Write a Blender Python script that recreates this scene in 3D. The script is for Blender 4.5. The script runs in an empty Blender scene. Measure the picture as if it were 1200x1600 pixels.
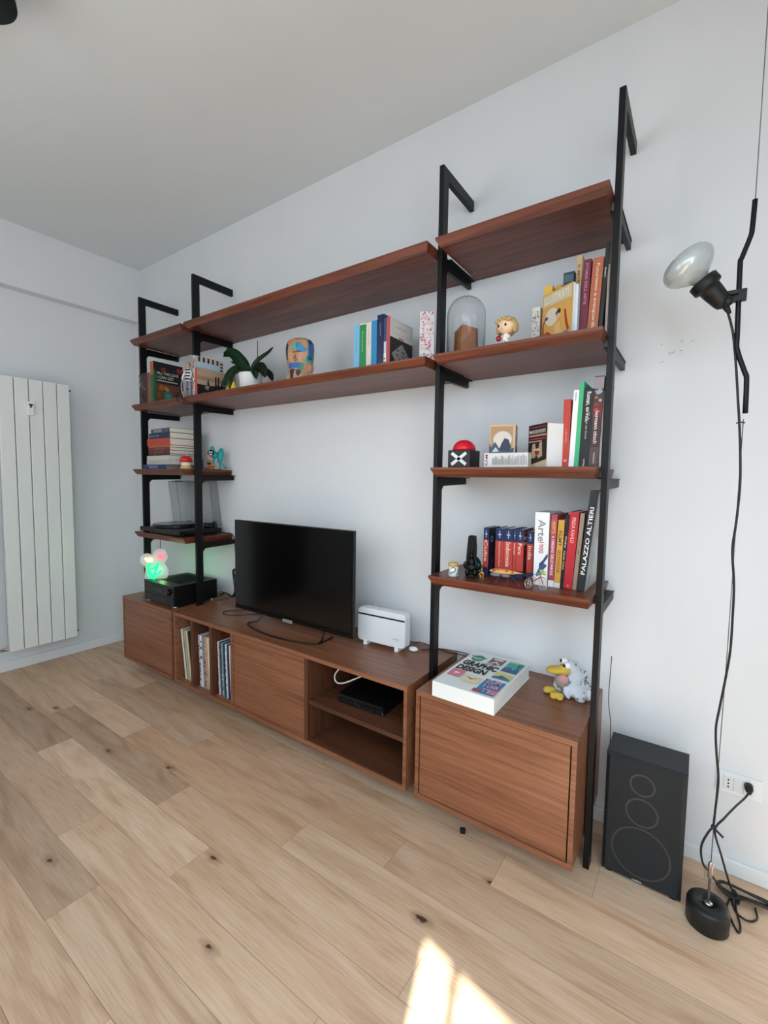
import bpy, bmesh, math, random
from mathutils import Matrix, Vector
random.seed(7)
sc = bpy.context.scene
COL = sc.collection
R = math.radians

# ------------------------------------------------------------------ camera
cam_d = bpy.data.cameras.new('camera')
cam = bpy.data.objects.new('camera', cam_d); COL.objects.link(cam)
cam_d.sensor_fit = 'HORIZONTAL'; cam_d.sensor_width = 36.0
cam_d.lens = 36.0*704.48/1200.0
cam_d.clip_start = 0.02; cam_d.clip_end = 60
rx = Vector((0.8189184, 0.57374008, 0.01396333))
up = Vector((-0.05154271, 0.04929322, 0.99745352))
fw = Vector((-0.57159077, 0.81755275, -0.06993924))
cam.matrix_world = Matrix(((rx.x, up.x, -fw.x, 3.3987), (rx.y, up.y, -fw.y, -1.7332), (rx.z, up.z, -fw.z, 1.2162), (0, 0, 0, 1)))
sc.camera = cam
# ------------------------------------------------------------------ colour management
sc.view_settings.view_transform = 'Standard'; sc.view_settings.look = 'None'
sc.view_settings.gamma = 1.0; sc.view_settings.use_curve_mapping = False
sc.view_settings.exposure = -0.04
# ------------------------------------------------------------------ light
w = bpy.data.worlds.new('world'); sc.world = w; w.use_nodes = True
w.node_tree.nodes['Background'].inputs[0].default_value = (0.72, 0.86, 1.0, 1)
w.node_tree.nodes['Background'].inputs[1].default_value = 1.6
sd = bpy.data.lights.new('sun', 'SUN'); sd.energy = 27; sd.angle = R(0.6); sd.color = (1.0, 0.95, 0.88)
sun = bpy.data.objects.new('sun', sd); COL.objects.link(sun)
to_sun = Vector((0.33, -1.0, 0.95)).normalized()
sun.rotation_euler = to_sun.to_track_quat('Z', 'Y').to_euler()
WA = R(-12.4)                       # the window wall is oblique
we = Vector((math.cos(WA), math.sin(WA), 0)); wn = Vector((math.sin(-WA)*-1, 0, 0))
wn = Vector((-math.sin(WA), math.cos(WA), 0))       # into the room
W0 = Vector((3.4, -3.0, 0))
ad = bpy.data.lights.new('window_daylight', 'AREA'); ad.shape = 'RECTANGLE'; ad.size = 1.9; ad.size_y = 1.1
ad.energy = 17.5; ad.spread = R(140); ad.color = (0.74, 0.885, 1.0)
al = bpy.data.objects.new('window_daylight', ad); COL.objects.link(al)
al.location = W0 - we*0.15 + wn*0.5 + Vector((0, 0, 1.95))
al.rotation_euler = (-(wn+Vector((0, 0, -1.25)))).to_track_quat('Z', 'Y').to_euler()
# fill lamp added to lift the room's left side; its window is made up
ad2 = bpy.data.lights.new('left_fill_light', 'AREA'); ad2.shape = 'RECTANGLE'; ad2.size = 1.3; ad2.size_y = 1.5
ad2.energy = 13; ad2.color = (0.95, 0.97, 1.0); ad2.spread = R(180)
al2 = bpy.data.objects.new('left_fill_light', ad2); COL.objects.link(al2)
al2.location = W0 - we*2.1 + wn*0.2 + Vector((0, 0, 1.6))
al2.rotation_euler = (-(wn+Vector((0, 0, -.15)))).to_track_quat('Z', 'Y').to_euler()

# the balcony window in the right-hand wall
ad3 = bpy.data.lights.new('balcony_daylight', 'AREA'); ad3.shape = 'RECTANGLE'; ad3.size = 1.3; ad3.size_y = 1.7
ad3.energy = 35; ad3.color = (0.75, 0.89, 1.0); ad3.spread = R(180)
al3 = bpy.data.objects.new('balcony_daylight', ad3); COL.objects.link(al3)
al3.location = (4.30, -2.25, 1.35)
al3.rotation_euler = Vector((1, .1, .45)).to_track_quat('Z', 'Y').to_euler()

# ------------------------------------------------------------------ materials
def lin(h):
    h = h.lstrip('#'); v = [int(h[i:i+2], 16)/255 for i in (0, 2, 4)]
    return tuple((c/12.92 if c <= .04045 else ((c+.055)/1.055)**2.4) for c in v) + (1,)
MC = {}
def mat(h, rough=.55, metal=0., spec=.5, emit=0., name=None, trans=0., ior=1.45, alpha=1.):
    k = (h, rough, metal, spec, emit, trans, alpha)
    if k in MC: return MC[k]
    m = bpy.data.materials.new(name or 'paint_'+h.strip('#')); m.use_nodes = True
    b = m.node_tree.nodes['Principled BSDF']
    b.inputs['Base Color'].default_value = lin(h); b.inputs['Roughness'].default_value = rough
    b.inputs['Metallic'].default_value = metal; b.inputs['Specular IOR Level'].default_value = spec
    b.inputs['Transmission Weight'].default_value = trans; b.inputs['IOR'].default_value = ior
    b.inputs['Alpha'].default_value = alpha
    if emit: b.inputs['Emission Color'].default_value = lin(h); b.inputs['Emission Strength'].default_value = emit
    MC[k] = m; return m
def nodes_of(m): return m.node_tree.nodes, m.node_tree.links
def ramp(N, stops):
    r = N.new('ShaderNodeValToRGB'); e = r.color_ramp.elements
    e[0].position, e[0].color = stops[0][0], stops[0][1]; e[1].position, e[1].color = stops[-1][0], stops[-1][1]
    for p_, c_ in stops[1:-1]:
        x = e.new(p_); x.color = c_
    return r
def wood(name, dark, mid, light, rough=.42, sc_=(1.3, 26, 26), bump=.08):
    m = bpy.data.materials.new(name); m.use_nodes = True; N, L = nodes_of(m); b = N['Principled BSDF']
    tc = N.new('ShaderNodeTexCoord'); mp = N.new('ShaderNodeMapping'); mp.inputs['Scale'].default_value = sc_
    L.new(tc.outputs['Object'], mp.inputs[0])
    n1 = N.new('ShaderNodeTexNoise'); n1.inputs['Scale'].default_value = 1.0; n1.inputs['Detail'].default_value = 5; n1.inputs['Distortion'].default_value = 1.2
    L.new(mp.outputs[0], n1.inputs[0])
    mp2 = N.new('ShaderNodeMapping'); mp2.inputs['Scale'].default_value = (sc_[0]*7, sc_[1]*9, sc_[2]*9); L.new(tc.outputs['Object'], mp2.inputs[0])
    n2 = N.new('ShaderNodeTexNoise'); n2.inputs['Scale'].default_value = 1.0; n2.inputs['Detail'].default_value = 3; L.new(mp2.outputs[0], n2.inputs[0])
    mx = N.new('ShaderNodeMath'); mx.operation = 'MULTIPLY_ADD'; mx.inputs[1].default_value = .4; L.new(n2.outputs[0], mx.inputs[0])
    ml = N.new('ShaderNodeMath'); ml.operation = 'MULTIPLY'; ml.inputs[1].default_value = .75; L.new(n1.outputs[0], ml.inputs[0]); L.new(ml.outputs[0], mx.inputs[2])
    r = ramp(N, [(.38, lin(dark)), (.55, lin(mid)), (.75, lin(light))]); L.new(mx.outputs[0], r.inputs[0])
    L.new(r.outputs[0], b.inputs['Base Color']); b.inputs['Roughness'].default_value = rough
    bp = N.new('ShaderNodeBump'); bp.inputs['Strength'].default_value = bump; bp.inputs['Distance'].default_value = .002
    L.new(mx.outputs[0], bp.inputs['Height']); L.new(bp.outputs[0], b.inputs['Normal'])
    return m
WOOD = wood('stained_oak_shelf', '3c1d12', '5c2d1b', '7a4129', .38)
WOODC = wood('stained_oak_cabinet', '633c27', '7f5138', '8f6046', .36, (1.6, 48, 48), .04)
WOODI = wood('shaded_oak_interior', '3a1f14', '52301e', '663d28', .5, (26, 26, 1.5))  # darker copy of the cabinet oak; the interior's shade is in the colour
WOODN = wood('shaded_oak_niche', '3a1f14', '52301e', '663d28', .5, (1.6, 48, 48))  # same dark tones with lengthwise grain; niche shade put into the colour
def plaster(name, h, rough=.85):
    m = bpy.data.materials.new(name); m.use_nodes = True; N, L = nodes_of(m); b = N['Principled BSDF']
    tc = N.new('ShaderNodeTexCoord'); n = N.new('ShaderNodeTexNoise'); n.inputs['Scale'].default_value = 3.; n.inputs['Detail'].default_value = 6
    L.new(tc.outputs['Object'], n.inputs[0])
    c = lin(h); r = ramp(N, [(.3, tuple(x*.975 for x in c[:3])+(1,)), (.7, c)]); L.new(n.outputs[0], r.inputs[0]); L.new(r.outputs[0], b.inputs['Base Color'])
    n2 = N.new('ShaderNodeTexNoise'); n2.inputs['Scale'].default_value = 260.; n2.inputs['Detail'].default_value = 3; L.new(tc.outputs['Object'], n2.inputs[0])
    bp = N.new('ShaderNodeBump'); bp.inputs['Strength'].default_value = .06; bp.inputs['Distance'].default_value = .001
    L.new(n2.outputs[0], bp.inputs['Height']); L.new(bp.outputs[0], b.inputs['Normal'])
    b.inputs['Roughness'].default_value = rough; b.inputs['Specular IOR Level'].default_value = .25
    return m
WALL = plaster('white_wall_paint', 'dfe3e6'); CEIL = plaster('white_ceiling_paint', 'dfe5e6')
TRIM = mat('e4e8ea', .35, name='white_trim_paint')
BLACK = mat('08080a', .45, .0, .35, name='black_powder_coated_steel')
BLK = mat('0b0b0c', .5, name='black_plastic'); BLKG = mat('08080a', .12, name='black_gloss')
WHITE = mat('eceff0', .35, name='white_plastic'); PAGES = mat('ddd8ca', .9, name='book_pages')

def floor_mat():
    m = bpy.data.materials.new('oak_plank_floor'); m.use_nodes = True; N, L = nodes_of(m); b = N['Principled BSDF']
    at = N.new('ShaderNodeAttribute'); at.attribute_name = 'plank'; at.attribute_type = 'GEOMETRY'
    tc = N.new('ShaderNodeTexCoord')
    sp = N.new('ShaderNodeSeparateColor'); L.new(at.outputs['Color'], sp.inputs[0])
    cb = N.new('ShaderNodeCombineXYZ')
    for i in (0, 1):
        q = N.new('ShaderNodeMath'); q.operation = 'MULTIPLY'; q.inputs[1].default_value = 37.0; L.new(sp.outputs[2], q.inputs[0]); L.new(q.outputs[0], cb.inputs[i])
    ad_ = N.new('ShaderNodeVectorMath'); ad_.operation = 'ADD'; L.new(tc.outputs['Object'], ad_.inputs[0]); L.new(cb.outputs[0], ad_.inputs[1])
    def noise(scale, det, dist):
        mp = N.new('ShaderNodeMapping'); mp.inputs['Scale'].default_value = scale; L.new(ad_.outputs[0], mp.inputs[0])
        n = N.new('ShaderNodeTexNoise'); n.inputs['Scale'].default_value = 1; n.inputs['Detail'].default_value = det; n.inputs['Distortion'].default_value = dist
        L.new(mp.outputs[0], n.inputs[0]); return n
    g1 = noise((1.6, 11, 1), 4, 1.6); g2 = noise((9, 190, 1), 3, .3)
    r1 = ramp(N, [(.28, lin('cfad90')), (.48, lin('e6c6a8')), (.72, lin('efd5bb'))]); L.new(g1.outputs[0], r1.inputs[0])
    r2 = ramp(N, [(.3, (.80, .78, .74, 1)), (.6, (1, 1, 1, 1))]); L.new(g2.outputs[0], r2.inputs[0])
    m1 = N.new('ShaderNodeMix'); m1.data_type = 'RGBA'; m1.blend_type = 'MULTIPLY'; m1.inputs[0].default_value = .8
    L.new(r1.outputs[0], m1.inputs[6]); L.new(r2.outputs[0], m1.inputs[7])
    # plank tint: red channel = value, green = warmth
    tint = N.new('ShaderNodeCombineColor')
    L.new(sp.outputs[0], tint.inputs[0])
    w1 = N.new('ShaderNodeMath'); w1.operation = 'MULTIPLY'; L.new(sp.outputs[0], w1.inputs[0]); L.new(sp.outputs[1], w1.inputs[1])
    w2 = N.new('ShaderNodeMath'); w2.operation = 'MULTIPLY'; L.new(w1.outputs[0], w2.inputs[0]); L.new(sp.outputs[1], w2.inputs[1])
    L.new(w1.outputs[0], tint.inputs[1]); L.new(w2.outputs[0], tint.inputs[2])
    m2 = N.new('ShaderNodeMix'); m2.data_type = 'RGBA'; m2.blend_type = 'MULTIPLY'; m2.inputs[0].default_value = 1
    L.new(m1.outputs[2], m2.inputs[6]); L.new(tint.outputs[0], m2.inputs[7])
    # knots
    mpk = N.new('ShaderNodeMapping'); mpk.inputs['Scale'].default_value = (2.1, 4.6, 1); L.new(ad_.outputs[0], mpk.inputs[0])
    nw = noise((30, 60, 1), 2, 0); va = N.new('ShaderNodeVectorMath'); va.operation = 'SCALE'; va.inputs['Scale'].default_value = .09
    L.new(nw.outputs[1], va.inputs[0]); vb = N.new('ShaderNodeVectorMath'); vb.operation = 'ADD'; L.new(mpk.outputs[0], vb.inputs[0]); L.new(va.outputs[0], vb.inputs[1])
    vo = N.new('ShaderNodeTexVoronoi'); vo.inputs['Scale'].default_value = 1; vo.voronoi_dimensions = '2D'; L.new(vb.outputs[0], vo.inputs['Vector'])
    rk = ramp(N, [(.018, (1, 1, 1, 1)), (.035, (.35, .35, .35, 1)), (.10, (0, 0, 0, 1))]); L.new(vo.outputs['Distance'], rk.inputs[0])
    spv = N.new('ShaderNodeSeparateColor'); L.new(vo.outputs['Color'], spv.inputs[0])
    gt = N.new('ShaderNodeMath'); gt.operation = 'GREATER_THAN'; gt.inputs[1].default_value = .68; L.new(spv.outputs[0], gt.inputs[0])
    km = N.new('ShaderNodeMath'); km.operation = 'MULTIPLY'; L.new(rk.outputs[0], km.inputs[0]); L.new(gt.outputs[0], km.inputs[1])
    m3 = N.new('ShaderNodeMix'); m3.data_type = 'RGBA'; L.new(km.outputs[0], m3.inputs[0]); L.new(m2.outputs[2], m3.inputs[6]); m3.inputs[7].default_value = lin('4a3424')
    L.new(m3.outputs[2], b.inputs['Base Color']); b.inputs['Roughness'].default_value = .5; b.inputs['Specular IOR Level'].default_value = .4
    bp = N.new('ShaderNodeBump'); bp.inputs['Strength'].default_value = .12; bp.inputs['Distance'].default_value = .002
    L.new(g2.outputs[0], bp.inputs['Height']); L.new(bp.outputs[0], b.inputs['Normal'])
    return m

# ------------------------------------------------------------------ helpers
def finish(bm, name, m, parent=None, smooth=False, mtx=None):
    me = bpy.data.meshes.new(name)
    bmesh.ops.recalc_face_normals(bm, faces=bm.faces)
    bm.to_mesh(me); bm.free()
    for x in (m if isinstance(m, (list, tuple)) else [m]): me.materials.append(x)
    if smooth:
        for p in me.polygons: p.use_smooth = True
    o = bpy.data.objects.new(name, me); COL.objects.link(o)
    if parent is not None: o.parent = parent
    if mtx is not None: o.matrix_local = mtx
    return o
def tag(o, label, cat, group=None):
    o['label'] = label; o['category'] = cat
    if group: o['group'] = group
    return o
def empty(name, loc, label, cat, group=None, rz=0, mtx=None):
    o = bpy.data.objects.new(name, None); COL.objects.link(o); o.empty_display_size = .05
    if mtx is not None: o.matrix_world = mtx
    else: o.location = loc; o.rotation_euler = (0, 0, rz)
    tag(o, label, cat, group); return o
def bx(bm, x0, x1, y0, y1, z0, z1, bev=0, mi=0, mtx=None):
    vs = [bm.verts.new((x, y, z)) for x in (x0, x1) for y in (y0, y1) for z in (z0, z1)]
    fs = [bm.faces.new([vs[i] for i in f]) for f in ((0, 1, 3, 2), (4, 6, 7, 5), (0, 4, 5, 1), (2, 3, 7, 6), (0, 2, 6, 4), (1, 5, 7, 3))]
    for f in fs: f.material_index = mi
    if bev:
        es = list({e for f in fs for e in f.edges})
        r = bmesh.ops.bevel(bm, geom=es, offset=bev, segments=2, affect='EDGES', profile=.6)
        vs = list({v for v in r['verts']} | {v for f in r['faces'] for v in f.verts} | set(v for v in vs if v.is_valid))
        for f in r['faces']: f.material_index = mi
    if mtx is not None: bmesh.ops.transform(bm, matrix=mtx, verts=[v for v in vs if v.is_valid])
    return vs
def box(name, m, x0, x1, y0, y1, z0, z1, parent=None, bev=0, mtx=None):
    bm = bmesh.new(); bx(bm, x0, x1, y0, y1, z0, z1, bev); return finish(bm, name, m, parent, mtx=mtx)
def struct(o): o['kind'] = 'structure'; return o
def lathe(bm, prof, mtx=None, seg=28, mi=0, sx=1, sy=1):
    rings = []
    for r_, z_ in prof:
        if r_ < 1e-6: rings.append([bm.verts.new((0, 0, z_))])
        else: rings.append([bm.verts.new((r_*sx*math.cos(2*math.pi*i/seg), r_*sy*math.sin(2*math.pi*i/seg), z_)) for i in range(seg)])
    for a, b_ in zip(rings, rings[1:]):
        for i in range(seg):
            j = (i+1) % seg
            if len(a) == 1 and len(b_) == 1: continue
            if len(a) == 1: f = bm.faces.new((a[0], b_[i], b_[j]))
            elif len(b_) == 1: f = bm.faces.new((a[i], a[j], b_[0]))
            else: f = bm.faces.new((a[i], a[j], b_[j], b_[i]))
            f.material_index = mi
    for g, flip in ((rings[0], 0), (rings[-1], 1)):
        if len(g) > 1:
            f = bm.faces.new(g); f.material_index = mi
    if mtx is not None: bmesh.ops.transform(bm, matrix=mtx, verts=[v for r_ in rings for v in r_])
def ell(bm, c, r, mi=0, u=16, v=10, rot=None):
    M_ = Matrix.Translation(c) @ (rot or Matrix.Identity(4)) @ Matrix.Diagonal((r[0], r[1], r[2], 1))
    g = bmesh.ops.create_uvsphere(bm, u_segments=u, v_segments=v, radius=1, matrix=M_)
    for f in {f for vv in g['verts'] for f in vv.link_faces}: f.material_index = mi
    return g['verts']
def axis_m(p, d):
    return Matrix.Translation(p) @ Vector(d).normalized().to_track_quat('Z', 'Y').to_matrix().to_4x4()
def smooth_pts(pts, n=6):
    P_ = [Vector(p) for p in pts]
    if len(P_) < 3: return P_
    out = []
    Q = [P_[0]*2-P_[1]] + P_ + [P_[-1]*2-P_[-2]]
    for i in range(1, len(Q)-2):
        a, b_, c, d = Q[i-1:i+3]
        for k in range(n):
            t = k/n
            out.append(.5*((2*b_)+(c-a)*t+(2*a-5*b_+4*c-d)*t*t+(3*b_-a-3*c+d)*t**3))
    out.append(P_[-1]); return out
def tube(bm, pts, r, seg=8, mi=0, smooth=True, n=6, taper=None):
    P_ = smooth_pts(pts, n) if smooth else [Vector(p) for p in pts]
    rings = []; prev = None
    for i, p in enumerate(P_):
        t = (P_[min(i+1, len(P_)-1)]-P_[max(i-1, 0)]).normalized()
        if prev is None:
            a = t.orthogonal().normalized()
        else:
            a = (prev - t*prev.dot(t)).normalized()
        prev = a; b_ = t.cross(a)
        rr = r if taper is None else r*taper(i/(len(P_)-1))
        rings.append([bm.verts.new(p+(a*math.cos(2*math.pi*k/seg)+b_*math.sin(2*math.pi*k/seg))*rr) for k in range(seg)])
    for A, B in zip(rings, rings[1:]):
        for k in range(seg):
            f = bm.faces.new((A[k], A[(k+1) % seg], B[(k+1) % seg], B[k])); f.material_index = mi
    for g in (rings[0], rings[-1]): bm.faces.new(g).material_index = mi
def tube_o(name, m, pts, r, parent=None, **k):
    bm = bmesh.new(); tube(bm, pts, r, **k); return finish(bm, name, m, parent, smooth=True)
def text(parent, s, org, ux, uy, wd, ht, m, name='lettering', bold=.012, ex=.0004):
    """lettering fitted to a wd x ht field whose lower left corner is org"""
    cu = bpy.data.curves.new('t', 'FONT'); cu.body = s; cu.offset = bold; cu.resolution_u = 2
    cu.space_line = .85
    to = bpy.data.objects.new('t', cu); COL.objects.link(to)
    dg = bpy.context.evaluated_depsgraph_get(); dg.update()
    me = bpy.data.meshes.new_from_object(to.evaluated_get(dg))
    bpy.data.objects.remove(to); bpy.data.curves.remove(cu)
    xs = [v.co.x for v in me.vertices]; ys = [v.co.y for v in me.vertices]
    x0, x1, y0, y1 = min(xs), max(xs), min(ys), max(ys)
    ux = Vector(ux).normalized(); uy = Vector(uy).normalized(); n = ux.cross(uy)
    for v in me.vertices:
        v.co = Vector(org) + ux*((v.co.x-x0)/(x1-x0)*wd) + uy*((v.co.y-y0)/(y1-y0)*ht) + n*ex
    me.materials.clear(); me.materials.append(m); me.name = name
    o = bpy.data.objects.new(name, me); COL.objects.link(o); o.parent = parent; return o
def art(parent, org, ux, uy, items, name='cover_art', ex=.0003):
    """flat printed shapes, layered: items = (points, colour)"""
    bm = bmesh.new(); ux = Vector(ux).normalized(); uy = Vector(uy).normalized(); n = ux.cross(uy); ms = []
    for i, (pts, h) in enumerate(items):
        m = mat(h, .5)
        if m not in ms: ms.append(m)
        f = bm.faces.new([bm.verts.new(Vector(org)+ux*a+uy*b_+n*(ex+.00012*i)) for a, b_ in pts]); f.material_index = ms.index(m)
    me = bpy.data.meshes.new(name); bm.to_mesh(me); bm.free()
    for m in ms: me.materials.append(m)
    o = bpy.data.objects.new(name, me); COL.objects.link(o); o.parent = parent; return o
def rc(a, b_, c, d): return [(a, b_), (c, b_), (c, d), (a, d)]
def cir(x, y, r, n=16, k=1.): return [(x+r*math.cos(2*math.pi*i/n), y+r*k*math.sin(2*math.pi*i/n)) for i in range(n)]
def blot(x, y, r, n=7, rnd=random): return [(x+r*rnd.uniform(.5, 1.2)*math.cos(2*math.pi*i/n), y+r*rnd.uniform(.5, 1.2)*math.sin(2*math.pi*i/n)) for i in range(n)]

# ------------------------------------------------------------------ room
H = 2.7
def build_floor():
    bm = bmesh.new(); cl = bm.loops.layers.color.new('plank')
    L = 1.072; Wd = .1367; rnd = random.Random(3)
    start = {-2: .9, -1: 3.2, 0: 2.94, 1: 2.644, 2: 2.322, 3: 1.805, 4: 2.135, 5: 1.68, 6: 1.99, 7: 1.3, 8: .75}
    tint = {(3, .733): (.90, .975), (2, 1.25): (.99, .955), (1, 1.572): (.97, .96), (4, 1.063): (1.07, .995), (4, -.009): (.88, .975), (6, .918): (.88, .98), (5, .608): (.96, .985), (5, 1.68): (1.02, .99), (0, .796): (.93, .965), (1, 2.644): (.97, .985)}
    for r_ in range(-3, 24):
        y1 = -.355-Wd*r_+0.0; y0 = y1-Wd
        if y1 > .06: y1 = .06
        if y0 >= .06: continue
        s = start.get(r_, rnd.uniform(0, L)); x = s-math.ceil((s+.2)/L)*L
        while x < 5.0:
            v = rnd.uniform(.96, 1.05); wm = rnd.uniform(.975, .995)
            for (rr, xx), t in tint.items():
                if rr == r_ and abs(xx-x) < .03: v, wm = t
            g = .00045
            vs = [bm.verts.new(c) for c in ((max(x+g, -.1), y0+g, 0), (x+L-g, y0+g, 0), (x+L-g, y1-g, 0), (max(x+g, -.1), y1-g, 0))]
            f = bm.faces.new(vs); c = (min(v*.88, 1), wm, rnd.random(), 1)
            for lp in f.loops: lp[cl] = c
            x += L
    # dark subfloor showing through the plank joints
    f = bm.faces.new([bm.verts.new(c) for c in ((-.1, -3.7, -.0015), (5, -3.7, -.0015), (5, .06, -.0015), (-.1, .06, -.0015))])
    for lp in f.loops: lp[cl] = (.55, .9, .5, 1)
    me = bpy.data.meshes.new('floor'); bm.to_mesh(me); bm.free(); me.materials.append(floor_mat())
    o = bpy.data.objects.new('floor', me); COL.objects.link(o); struct(o)
build_floor()
struct(box('wall_back', WALL, -.1, 4.5, 0, .12, -.05, H+.05))
bm = bmesh.new()
cpts = [(-.16, .12), (-.16, -2.33), (4.47, -3.35), (4.47, .12)]
A = [bm.verts.new((x, y, H)) for x, y in cpts]; B = [bm.verts.new((x, y, H+.1)) for x, y in cpts]
bm.faces.new(A); bm.faces.new(B)
for k in range(4): bm.faces.new((A[k], A[(k+1) % 4], B[(k+1) % 4], B[k]))
struct(finish(bm, 'ceiling', CEIL))
wr = bmesh.new()
for a, b_, z0, z1 in ((-3.7, -2.95, -.05, H+.05), (-1.55, .1, -.05, H+.05), (-2.95, -1.55, 2.3, H+.05), (-2.95, -1.55, -.05, .12)): bx(wr, 4.35, 4.47, a, b_, z0, z1)
struct(finish(wr, 'wall_right', WALL))
wr = bmesh.new()
for a, b_, z0, z1 in ((-2.95, -2.89, .12, 2.3), (-1.61, -1.55, .12, 2.3), (-2.28, -2.22, .12, 2.3), (-2.95, -1.55, 2.24, 2.3), (-2.95, -1.55, .12, .19)): bx(wr, 4.39, 4.44, a, b_, z0, z1)
struct(finish(wr, 'window_2', TRIM))
struct(box('wall_left', WALL, -.16, -.08, -3.7, .1, -.05, H+.05))
struct(box('trim_1', WALL, -.09, 0, -3.7, 0, 2.335, H))       # downstand beam above the radiator
bb = bmesh.new(); bx(bb, -.081, -.066, -3.6, 0, 0, .062, .003); struct(finish(bb, 'baseboard_left', TRIM))
struct(box('baseboard_back', TRIM, -.04, 4.35, -.014, 0, 0, .046, bev=.003))
struct(box('baseboard_right', TRIM, 4.337, 4.35, -3.5, -.014, 0, .046, bev=.003))
# unseen dark door added for the dark reflection in the television
dr = struct(box('added_door', mat('2a201a', .5), -.082, -.05, -2.55, -1.54, 0, 2.1, bev=.004))
box('door_handle', mat('a0a0a0', .3, 1), -.05, .0, -1.64, -1.62, 1.0, 1.02, dr)
# window wall (behind the camera)
MW = Matrix.Translation(W0) @ Matrix.Rotation(WA, 4, 'Z')
def wpc(name, a, b_, z0, z1, m=WALL, d0=-.15, d1=0, parent=None, bev=0):
    return box(name, m, a, b_, d0, d1, z0, z1, parent, bev, mtx=MW)
fb = bmesh.new()
for a, b_, z0, z1 in ((-3.9, -2.75, -.05, H+.05), (-1.45, -1.1, -.05, H+.05), (-2.75, -1.45, -.05, .85), (-2.75, -1.45, 2.35, H+.05), (.98, 1.8, -.05, H+.05), (-1.1, .98, 2.42, H+.05)): bx(fb, a, b_, -.12, 0, z0, z1)
struct(finish(fb, 'wall_front', WALL, mtx=MW))
XS = (3.63-3.4)/math.cos(WA)
wf = bmesh.new()
for a, b_, z0, z1 in ((-1.1, -1.04, 0, 2.42), (.92, .98, 0, 2.42), (-1.1, .98, 2.272, 2.42), (-1.1, .98, 0, .08), (XS-.07, XS, .08, 2.335), (XS+.128, XS+.142, .08, 2.335)):
    bx(wf, a, b_, -.085, -.06, z0, z1)
struct(finish(wf, 'window_1', TRIM, mtx=MW))
wf = bmesh.new()
for a, b_, z0, z1 in ((-2.75, -2.69, .85, 2.35), (-1.51, -1.45, .85, 2.35), (-2.13, -2.07, .91, 2.29), (-2.75, -1.45, .85, .91), (-2.75, -1.45, 2.29, 2.35)): bx(wf, a, b_, -.085, -.03, z0, z1)
struct(finish(wf, 'added_window', TRIM, mtx=MW))  # unseen window added to give the left fill lamp an opening
# made-up blind over the added opening, out of view
bl = box('added_blind', mat('f0efe9', .9), -2.74, -1.46, -.028, -.024, .88, 2.34, mtx=MW); tag(bl, 'added white roller blind over the made-up window behind the camera', 'blind')
# added cloth over the closed leaf, blocking sun left of the floor patch
cm = mat('f2f0ea', .9, name='added_curtain_cloth')
bm = bmesh.new(); n_ = 80
ro = []
for i in range(n_+1):
    a = -1.15+(XS-.012+1.15)*i/n_; d = -.015+.022*math.sin(i*1.1)+.01*math.sin(i*.37)
    ro.append((bm.verts.new((a, d+.03, .02)), bm.verts.new((a, d+.03, 2.5)), bm.verts.new((a, d+.033, 2.5)), bm.verts.new((a, d+.033, .02))))
for A, B in zip(ro, ro[1:]):
    for k in range(4): bm.faces.new((A[k], A[(k+1) % 4], B[(k+1) % 4], B[k]))
bm.faces.new(ro[0]); bm.faces.new(ro[-1])
cu = finish(bm, 'added_curtain', cm, mtx=MW, smooth=True); tag(cu, 'added pleated white cloth blocking the sun left of the floor patch', 'added_curtain')

# ------------------------------------------------------------------ shelving system
PX = [.481, 1.057, 2.587, 3.155]; PW = .0175; YF = -.2586; YB = -.219; ZT = 2.327
SZ = [2.0485, 1.6568, 1.2647, .8762]; TH = .0324
levels = {0: [0, 1, 2, 3], 1: [0, 1, 2, 3], 2: [0, 1, 2, 3], 3: [0, 1, 2, 3]}
plabel = ['black steel shelf upright furthest left, next to the radiator wall', 'black steel shelf upright standing beside the television\'s far side', 'black steel shelf upright between the router and the big book', 'black steel shelf upright at the right end, beside the loudspeaker']
for i, px in enumerate(PX):
    x0, x1 = px, px+PW
    e = empty('shelf_upright', (px, YF, 0), plabel[i], 'shelf post', 'steel uprights of the wall shelving')
    def lb(name, build):
        bm = bmesh.new(); build(bm); bmesh.ops.translate(bm, verts=bm.verts, vec=(-px, -YF, 0)); return finish(bm, name, BLACK, e)
    lb('post', lambda b: bx(b, x0, x1, YF, YB, 0, ZT, .0012))
    lb('return_arm', lambda b: bx(b, x0, x1, YB, -.001, ZT-.038, ZT, .0012))
    for k in levels[i]:
        zb = SZ[k]-TH
        def br(b):
            # arm with chamfered gusset, plus a flange under the board
            pts = [(YB, zb-.052), (YB+.016, zb-.034), (-.004, zb-.028), (-.004, zb-.003), (YB, zb-.003)]
            A = [b.verts.new((x0+.002, y, z)) for y, z in pts]; B = [b.verts.new((x1-.002, y, z)) for y, z in pts]
            b.faces.new(A); b.faces.new(B)
            for q in range(len(pts)): b.faces.new((A[q], A[(q+1) % 5], B[(q+1) % 5], B[q]))
            fl, fr = (x0-.016 if i else x0), (x1+.016 if i < 3 else x1)
            bx(b, fl, fr, YB, -.004, zb-.003, zb)
        lb('bracket', br)
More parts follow.
